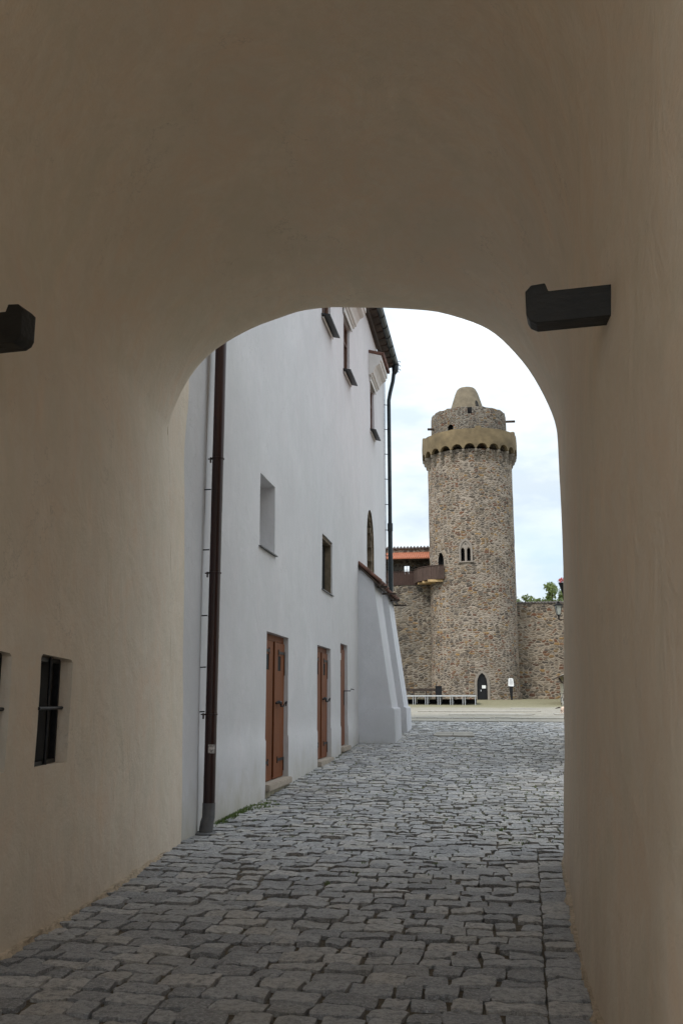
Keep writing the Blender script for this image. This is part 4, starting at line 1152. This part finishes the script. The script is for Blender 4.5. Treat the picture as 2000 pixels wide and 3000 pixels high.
def railing_back():
    g = empty('handrail', (5.8, 79.5, 1.4), 'dark wooden handrail against the left castle wall behind the stage', 'railing')
    m = MB(); a = Vector((5.0, 80.2, 2.42)); b = Vector((8.3, 79.7, 2.42)); e = (b-a).normalized()
    m.box((a+b)/2, ((b-a).length, .06, .22), e, Vector((-e.y, e.x, 0))); m.build('rail', M['eaves'], g)
    for u in (.1, 1.1, 2.15, 3.1):
        p = a+e*u; q = MB(); q.box((p.x, p.y, 1.95), (.10, .055, 1.1), e, Vector((-e.y, e.x, 0))); q.build('post', M['eaves'], g)
    c = MB(); c.box((7.95+.15, 79.2, 2.08), (.5, .45, 1.2)); c.box((7.95+.15, 79.2, 2.70), (.56, .51, .05)); c.box((8.1, 78.965, 2.1), (.42, .02, 1.0))
    o = c.build('cabinet', M['iron'], origin=(8.1, 79.2, 1.4)); tag(o, 'black metal cabinet behind the stage at the foot of the tower', 'cabinet')
railing_back()

def info_sign():
    x, y = 14.93, 83.4; z0 = zg(y)
    g = empty('info_sign', (x, y, z0), 'white tapering information panel on a dark tapering post by the tower foot', 'sign')
    p = MB(); p.prism([(x-.07+.02, y, z0), (x+.07+.02, y, z0), (x+.13, y, z0+.9), (x+.17, y, z0+1.25), (x-.17, y, z0+1.25), (x-.13, y, z0+.6)], (0, .09, 0)); recalc(p.build('post', M['iron'], g))
    b = MB(); b.prism([(x-.24, y-.03, z0+1.20), (x+.2, y-.03, z0+1.18), (x+.24, y-.03, z0+1.22), (x+.25, y-.03, z0+1.3), (x+.18, y-.03, z0+1.82), (x+.14, y-.03, z0+1.88), (x-.17, y-.03, z0+1.88), (x-.22, y-.03, z0+1.82), (x-.26, y-.03, z0+1.28)], (0, .05, 0)); bo = b.build('panel', M['white_paint'], g); recalc(bo)
    t = MB(); t.box((x-.02, y-.034, z0+1.74), (.20, .004, .05))
    for k in range(6): t.box((x-.01, y-.034, z0+1.63-k*.055), (.30, .004, .012))
    t.build('print', M['ink'], bo)
info_sign()

def low_house():
    # low house whose left eaves corner shows at the passage edge
    x, y = 17.50, 74.2; z0 = zg(y)
    g = empty('low_house', (x, y, z0), 'low white house with a tiled eaves corner at the right edge of the courtyard', 'house')
    e = N1; w = MB(); c = Vector((x, y, 0))
    w.prism([c+Vector((0, 0, z0-.3)), c+e*7+Vector((0, 0, z0-.3)), c+e*7+E1*5+Vector((0, 0, z0-.3)), c+E1*5+Vector((0, 0, z0-.3))], (0, 0, 3.6-z0+.3)); w.build('wall', M['cream'], g)
    def rp(n_, z_): return c-E1*.35+e*n_+Vector((0, 0, z_))
    r = MB(); r.prism([rp(-.62, 3.22), rp(-.62, 3.30), rp(3.5, 5.1), rp(7.6, 3.30), rp(7.6, 3.22), rp(3.5, 5.0)], E1*5.7)
    ro = r.build('roof', M['eaves'], g)
    gb = MB(); gb.prism([c+Vector((0, 0, 3.6)), c+e*3.5+Vector((0, 0, 4.98)), c+e*7+Vector((0, 0, 3.6))], E1*5); gb.build('gable', M['cream'], g)
    b = MB(); b.tube([c-e*.5+Vector((0, 0, 3.38)), c-e*.25+Vector((0, 0, 2.95)), c+Vector((-.03, -.03, 2.85))], .07, 8); b.build('eaves_bracket', M['eaves'], g)
    d = MB(); d.tube([c+Vector((-.08, -.06, 3.35)), c+Vector((-.08, -.06, z0))], .06, 8); d.build('corner_post', M['eaves'], g)
low_house()

def near_house():
    g = empty('cream_house', (6.9, 24, .3), 'unseen cream plastered house standing right of the passage edge carrying the lantern', 'house')
    P = [(5.02, 19.8), (7.0, 28.3), (15.5, 27.0), (13.6, 18.5)]  # unseen house behind the lantern, length and height set to limit skylight
    w = MB(); w.prism([(x, y, -.1) for x, y in P], (0, 0, 8.6)); recalc(w.build('wall', M['cream'], g))
    r = MB(); r.prism([(4.85, 19.6, 8.5), (13.7, 18.3, 8.5), (9.2, 19, 11)], (2.1, 8.9, 0)); recalc(r.build('roof', M['redtile'], g))
    # lantern on an iron bracket
    lx, ly, lz = 6.42, 27.6, 4.22
    g = empty('wall_lantern', (lx, ly, lz-.2), 'black four sided lantern with frosted glass in front of the right castle wall', 'lantern')
    k = MB(); k.tube([(lx+.0, ly, lz-.30), (lx+.05, ly, lz-.30), (lx+.42, ly, lz-.29)], .012, 8); k.tube([(lx, ly, lz-.30), (lx, ly, lz-.16)], [.022, .03], 8)
    k.build('bracket', M['iron'], g)
    t0, t1 = .048, .088; z0, z1 = lz-.15, lz+.12
    gl = MB(); gl.box((lx, ly, (z0+z1)/2), (t0*2*.93, t0*2*.93, z1-z0), mi=0, taper=t1/t0); gl.build('glass', M['lampglass'], g)
    f = MB()
    for sx in (-1, 1):
        for sy in (-1, 1): f.tube([(lx+sx*t0, ly+sy*t0, z0), (lx+sx*t1, ly+sy*t1, z1)], .008, 6)
    f.box((lx, ly, z0-.01), (.11, .11, .02)); f.box((lx, ly, z1+.01), (.25, .25, .022))
    f.build('frame', M['iron'], g)
    c = MB(); c.box((lx, ly, z1+.04), (.23, .23, .045), taper=.45); c.box((lx, ly, z1+.085), (.07, .07, .04)); c.tube([(lx, ly, z1+.1), (lx, ly, z1+.13)], [.03, .012], 8); c.build('cap', M['iron'], g)
    # flower basket above
    g = empty('flower_basket', (6.60, 27.6, 4.85), 'dark hanging basket with red flowers peeping from the passage edge', 'basket')
    b = MB(); b.tube([(6.60, 27.6, 4.62), (6.59, 27.6, 4.85), (6.57, 27.6, 5.02)], [.02, .08, .12], 10); b.tube([(6.69, 27.6, 5.0), (6.98, 27.6, 5.0)], .014, 6); b.build('basket', M['iron'], g)
    fl = MB(); random.seed(3)
    for i in range(60):
        q = Vector((6.57+random.gauss(0, .06), 27.6+random.gauss(0, .06), 5.10+random.gauss(0, .035))); u = Vector((random.gauss(0, 1), random.gauss(0, 1), random.gauss(0, 1))).normalized()*.028; v = u.cross(Vector((random.gauss(0, 1), 1, random.gauss(0, 1)))).normalized()*.022
        fl.face([q-u, q-v, q+u, q+v])
    fl.build('flowers', simple('red_petals', (.55, .10, .10), .6, var=.4, bs=0), g)
near_house()

def bicycle():
    # standing at an angle beside the low house; its front wheel shows
    x, y = 16.62, 71.6; z0 = zg(y); ang = R(62)
    g = empty('bicycle', (x, y, z0), 'dark parked bicycle seen almost end on at the passage edge', 'bicycle')
    D = Vector((math.cos(ang), math.sin(ang), 0)); U = Vector((0, 0, 1)); S = D.cross(U); B = Vector((x, y, z0+.335))
    def wheel(c):
        w = MB(); w.tube([c+(D*math.cos(a)+U*math.sin(a))*.33 for a in [2*PI*k/28 for k in range(29)]], .022, 8); wo = w.build('wheel', M['iron'], g)
        r = MB()
        r.tube([c+(D*math.cos(a)+U*math.sin(a))*.305 for a in [2*PI*k/28 for k in range(29)]], .010, 6)
        for k in range(12): a = 2*PI*k/12; r.tube([c, c+(D*math.cos(a)+U*math.sin(a))*.31], .003, 4)
        r.build('rim', M['steel'], wo)
    wheel(B); wheel(B+D*1.05)
    f = MB(); hd = B+D*.16+U*.42; bb = B+D*.60-U*.04; st = B+D*.72+U*.42; rr = B+D*1.05
    for a, b in ((hd, bb), (bb, st), (hd-U*0+U*.03, st), (bb, rr), (st, rr)): f.tube([a, b], .017, 8)
    f.build('frame', simple('purple_frame_paint', (.20, .12, .18), .4, var=.1, bs=0), g)
    k = MB(); k.tube([B+S*.045, B+S*.045+U*.3+D*.08, hd], .012, 8); k.tube([B-S*.045, B-S*.045+U*.3+D*.08, hd], .012, 8); k.tube([hd, hd+U*.16-D*.03], .014, 8); k.build('fork', M['castiron'], g)
    h = MB(); h.tube([hd+U*.16-D*.03-S*.28+D*.1, hd+U*.17-D*.03-S*.1, hd+U*.17-D*.03+S*.1, hd+U*.16-D*.03+S*.28+D*.1], .014, 8); h.build('handlebar', M['iron'], g)
    s = MB(); s.box(st+U*.12, (.24, .14, .06), D, S, U, taper=.8); s.tube([st, st+U*.1], .012, 6); s.build('saddle', M['iron'], g)
    p = MB(); p.tube([bb-S*.13, bb+S*.13], .012, 6); p.tube([bb+S*.1, bb+S*.1-U*.15], .01, 6); p.build('crank', M['steel'], g)
bicycle()

def dog():
    # small pale dog, only its tail and hindquarters show past the passage edge; walking to the right
    x, y = 10.62, 45.8; z0 = zg(y)
    g = empty('dog', (x, y, z0), 'small pale cream dog with a dark tail walking behind the passage edge', 'dog')
    bm = bmesh.new(); J = {}
    pts = {'hip': (0, 0, .30, .085), 'rump': (-.06, 0, .31, .075), 'belly': (.16, 0, .29, .085), 'chest': (.33, 0, .28, .105), 'neck': (.44, 0, .37, .065), 'head': (.52, 0, .45, .062), 'muz': (.62, 0, .42, .028), 'muz2': (.65, 0, .415, .022)}
    edges = [('rump', 'hip'), ('hip', 'belly'), ('belly', 'chest'), ('chest', 'neck'), ('neck', 'head'), ('head', 'muz'), ('muz', 'muz2')]
    for s, q in ((-1, .02), (1, -.03)):
        n = 'l' if s < 0 else 'r'
        pts.update({n+'th': (-.02+q, s*.07, .22, .05), n+'kn': (.03+q, s*.075, .15, .032), n+'hk': (-.05+q, s*.075, .09, .020), n+'pf': (-.03+q, s*.075, .018, .018), n+'tp': (.01+q, s*.075, .014, .016),
                    n+'sh': (.33-q, s*.065, .20, .042), n+'el': (.30-q, s*.07, .14, .027), n+'wr': (.32-q, s*.07, .07, .018), n+'ft': (.325-q, s*.07, .016, .018), n+'ft2': (.355-q, s*.07, .013, .015)})
        edges += [('hip', n+'th'), (n+'th', n+'kn'), (n+'kn', n+'hk'), (n+'hk', n+'pf'), (n+'pf', n+'tp'), ('chest', n+'sh'), (n+'sh', n+'el'), (n+'el', n+'wr'), (n+'wr', n+'ft'), (n+'ft', n+'ft2')]
    names = list(pts); me = bpy.data.meshes.new('body')
    me.from_pydata([pts[k][:3] for k in names], [(names.index(a), names.index(b)) for a, b in edges], [])
    o = bpy.data.objects.new('body', me); col.objects.link(o); o.parent = g
    o.modifiers.new('s', 'SKIN')
    sv = me.skin_vertices[0].data
    for i, k in enumerate(names): sv[i].radius = (pts[k][3], pts[k][3]); sv[i].use_root = (k == 'hip')
    sb = o.modifiers.new('u', 'SUBSURF'); sb.levels = 2; sb.render_levels = 2
    bpy.context.view_layer.update(); dg = bpy.context.evaluated_depsgraph_get()
    m2 = bpy.data.meshes.new_from_object(o.evaluated_get(dg)); o.modifiers.clear(); o.data = m2
    m2.materials.append(simple('cream_fur', (.55, .42, .34), .9, var=.2, scale=9)); m2.polygons.foreach_set('use_smooth', [True]*len(m2.polygons))
    t = MB(); b = Vector((x, y, z0)); t.tube([b+Vector((-.10, 0, .34)), b+Vector((-.2, 0, .325)), b+Vector((-.29, 0, .30)), b+Vector((-.34, 0, .285))], [.035, .03, .018, .006], 8); t.build('tail', M['eaves'], g, smooth=True)
    for s in (-1, 1):
        e = MB(); e.prism([b+Vector((.49, s*.04, .50)), b+Vector((.53, s*.04, .50)), b+Vector((.49, s*.085, .42))], (.006, 0, .006)); e.build('ear', M['bark'], g)
        e = MB(); e.tube([b+Vector((.575, s*.025, .462)), b+Vector((.583, s*.027, .463))], .008, 8); e.build('eye', M['ink'], g)
    n_ = MB(); n_.tube([b+Vector((.668, 0, .42)), b+Vector((.68, 0, .42))], .012, 8); n_.build('nose', M['ink'], g)
    cl = MB(); cl.tube([b+Vector((.42, 0, .33))+Vector((.03*math.cos(a)*-.6, .075*math.sin(a), .075*math.cos(a))) for a in [2*PI*k/16 for k in range(17)]], .012, 6); cl.build('collar', M['ink'], g)
dog()

# flagstones by the buttress
def flags():
    mb = MB()
    for (a, b, la, lb) in ((28.1, -1.72, .75, .55), (28.1, -1.15, .78, .62), (28.92, -1.7, .5, 1.1)):
        P = []
        for aa, bb in ((a, b), (a, b+lb), (a+la, b+lb), (a+la, b)):
            p = E1*aa+N1*bb; P.append(Vector((p.x, p.y, zg(p.y)-.03)))
        mb.prism(P, (0, 0, .075))
    o = mb.build('flagstones', M['dirtpale'])
    tag(o, kind='structure')
flags()

# weeds along the wall foot and in the joints
def weeds():
    random.seed(21); mb = MB()
    def blade(p, h, w_, tt):
        a = random.uniform(0, 2*PI); d = Vector((math.cos(a), math.sin(a), 0)); l = d*h*random.uniform(.1, .8); s = Vector((-d.y, d.x, 0))*w_
        p = Vector(p); q = p+l*.4+Vector((0, 0, h*.7)); r_ = p+l+Vector((0, 0, h*random.uniform(.7, 1)))
        b = len(mb.v); mb.v += [tuple(p-s), tuple(p+s), tuple(q+s*.9), tuple(q-s*.9), tuple(r_)]; mb.f += [(b, b+1, b+2, b+3), (b+3, b+2, b+4)]; mb.mi += [0, 0]; mb.tint += [tt]*5
    # wall foot, densest just beyond the pipe
    for k in range(330):
        s = random.choice((random.gauss(-2.4, .45), random.gauss(-1.9, .6), random.uniform(-3.3, 10)))
        if s < -3.3 or -.1 < s < 1.7 or 4.5 < s < 6.3: continue
        p = WP(s, .03+random.random()**2*.10, 0); p.z = zg(p.y)-.01; c = random.random()
        hh = .07 if s < -1 else .035
        for q in range(random.randint(3, 8)): blade(p+Vector((random.gauss(0, .015), random.gauss(0, .015), 0)), random.uniform(.3, 1)*hh, .0035, c*random.uniform(.6, 1))
    for k in range(14):
        p = WP(-.9+random.gauss(0, .25), .25+random.gauss(0, .08), 0); p.z = zg(p.y)
        for q in range(14): blade(p+Vector((random.gauss(0, .03), random.gauss(0, .03), 0)), random.uniform(.02, .05), .004, random.random())
    # tufts in the joints of the lane, more to the right
    for k in range(620):
        y = random.choice((random.gauss(12.0, 1.5), random.uniform(10, 18), random.uniform(12, 28), random.uniform(14, 28)))
        if y < 8.6: continue
        x = random.uniform(xl(y)+.1, xr(y)-.05)
        if y < 14: x = max(x, random.uniform(xl(y), xr(y)))
        if nz(x*.7, y*.5, 4) < -.12: continue
        p = Vector((x, y, zg(y)-.022))
        for q in range(random.randint(5, 12)): blade(p+Vector((random.gauss(0, .018), random.gauss(0, .01), 0)), random.uniform(.025, .055), .0035, random.random())
    tag(mb.build('weeds', M['grass']), 'green weeds and tufts along the wall foot and in the joints', 'weeds', kind='stuff')
weeds()

# ---------------------------------------------------------------- sky and light
world = bpy.data.worlds.new('World'); scene.world = world; world.use_nodes = True
nt = NT(world.node_tree); nt.n.clear()
SUN_EL, SUN_AZ = R(50), R(222)      # azimuth measured clockwise from +Y
sky = nt.new('ShaderNodeTexSky', sky_type='NISHITA', sun_disc=False, sun_elevation=SUN_EL, sun_rotation=SUN_AZ, air_density=1.2, dust_density=2.0)
tc = nt.new('ShaderNodeTexCoord').outputs['Generated']
sv = nt.new('ShaderNodeSeparateXYZ', inp={0: tc})
mp = nt.mapping(tc, (1, 1, 2.6), (.31, .12, .4))
n1 = nt.noise(mp, 2.6, 7, .58, .35)
# thin gaps in the cloud cover, one of them low to the right of the tower
blob = nt.new('ShaderNodeVectorMath', operation='DISTANCE', inp={0: nt.mapping(tc, (1, 1, 1.5)), 1: (.215, .965, .205)}).outputs['Value']
bl = nt.ramp(blob, [(.0, .75), (.13, 0.0)])
gapn = nt.math('MULTIPLY', nt.ramp(n1, [(.44, 0.0), (.68, .30)]), 1.0)
gap = nt.math('ADD', gapn, nt.math('MULTIPLY', bl, nt.ramp(nt.noise(mp, 7.0, 5, .55), [(.35, .35), (.6, 1.0)])), clamp=True)
cloud = nt.ramp(nt.noise(mp, 4.0, 6, .6), [(.38, (3.2, 3.65, 4.05)), (.60, (4.7, 4.95, 5.05))])
bluish = nt.mix(.75, sky.outputs[0], (2.6, 3.5, 4.7))
colr = nt.mix(gap, cloud, bluish)
el = nt.math('ADD', nt.math('MULTIPLY', nt.math('MAXIMUM', sv.outputs[2], 0.0), 1.2), 1.0)   # overcast sky: brighter overhead
vs_ = nt.new('ShaderNodeVectorMath', operation='SCALE', inp={0: colr, 'Scale': el}); colr = vs_.outputs[0]
bg = nt.new('ShaderNodeBackground', inp={'Strength': .1}); nt.l.new(colr, bg.inputs[0])
wo = nt.new('ShaderNodeOutputWorld'); nt.l.new(bg.outputs[0], wo.inputs[0])

sd = bpy.data.lights.new('sun', 'SUN'); sd.energy = 1.3; sd.angle = R(14); sd.color = (1, .95, .88)
so = bpy.data.objects.new('sun', sd); col.objects.link(so)
dirv = Vector((math.sin(SUN_AZ)*math.cos(SUN_EL), math.cos(SUN_AZ)*math.cos(SUN_EL), math.sin(SUN_EL)))
so.rotation_euler = dirv.to_track_quat('Z', 'Y').to_euler(); so.location = (20, 20, 60)

cd = bpy.data.cameras.new('camera'); co_ = bpy.data.objects.new('camera', cd); col.objects.link(co_)
cd.sensor_fit = 'VERTICAL'; cd.sensor_height = 36; cd.lens = 36*2725/3000
cd.clip_end = 2000; cd.clip_start = .05
co_.location = (0, 0, 1.6); co_.rotation_euler = (R(90)+math.atan(550/2725), 0, 0)
scene.camera = co_

scene.render.engine = 'CYCLES'
scene.cycles.max_bounces = 8; scene.cycles.diffuse_bounces = 6; scene.cycles.glossy_bounces = 3
scene.cycles.use_denoising = True
scene.cycles.caustics_reflective = False; scene.cycles.caustics_refractive = False
scene.view_settings.view_transform = 'Standard'; scene.view_settings.look = 'None'
scene.view_settings.exposure = 0.95; scene.view_settings.gamma = 1.0
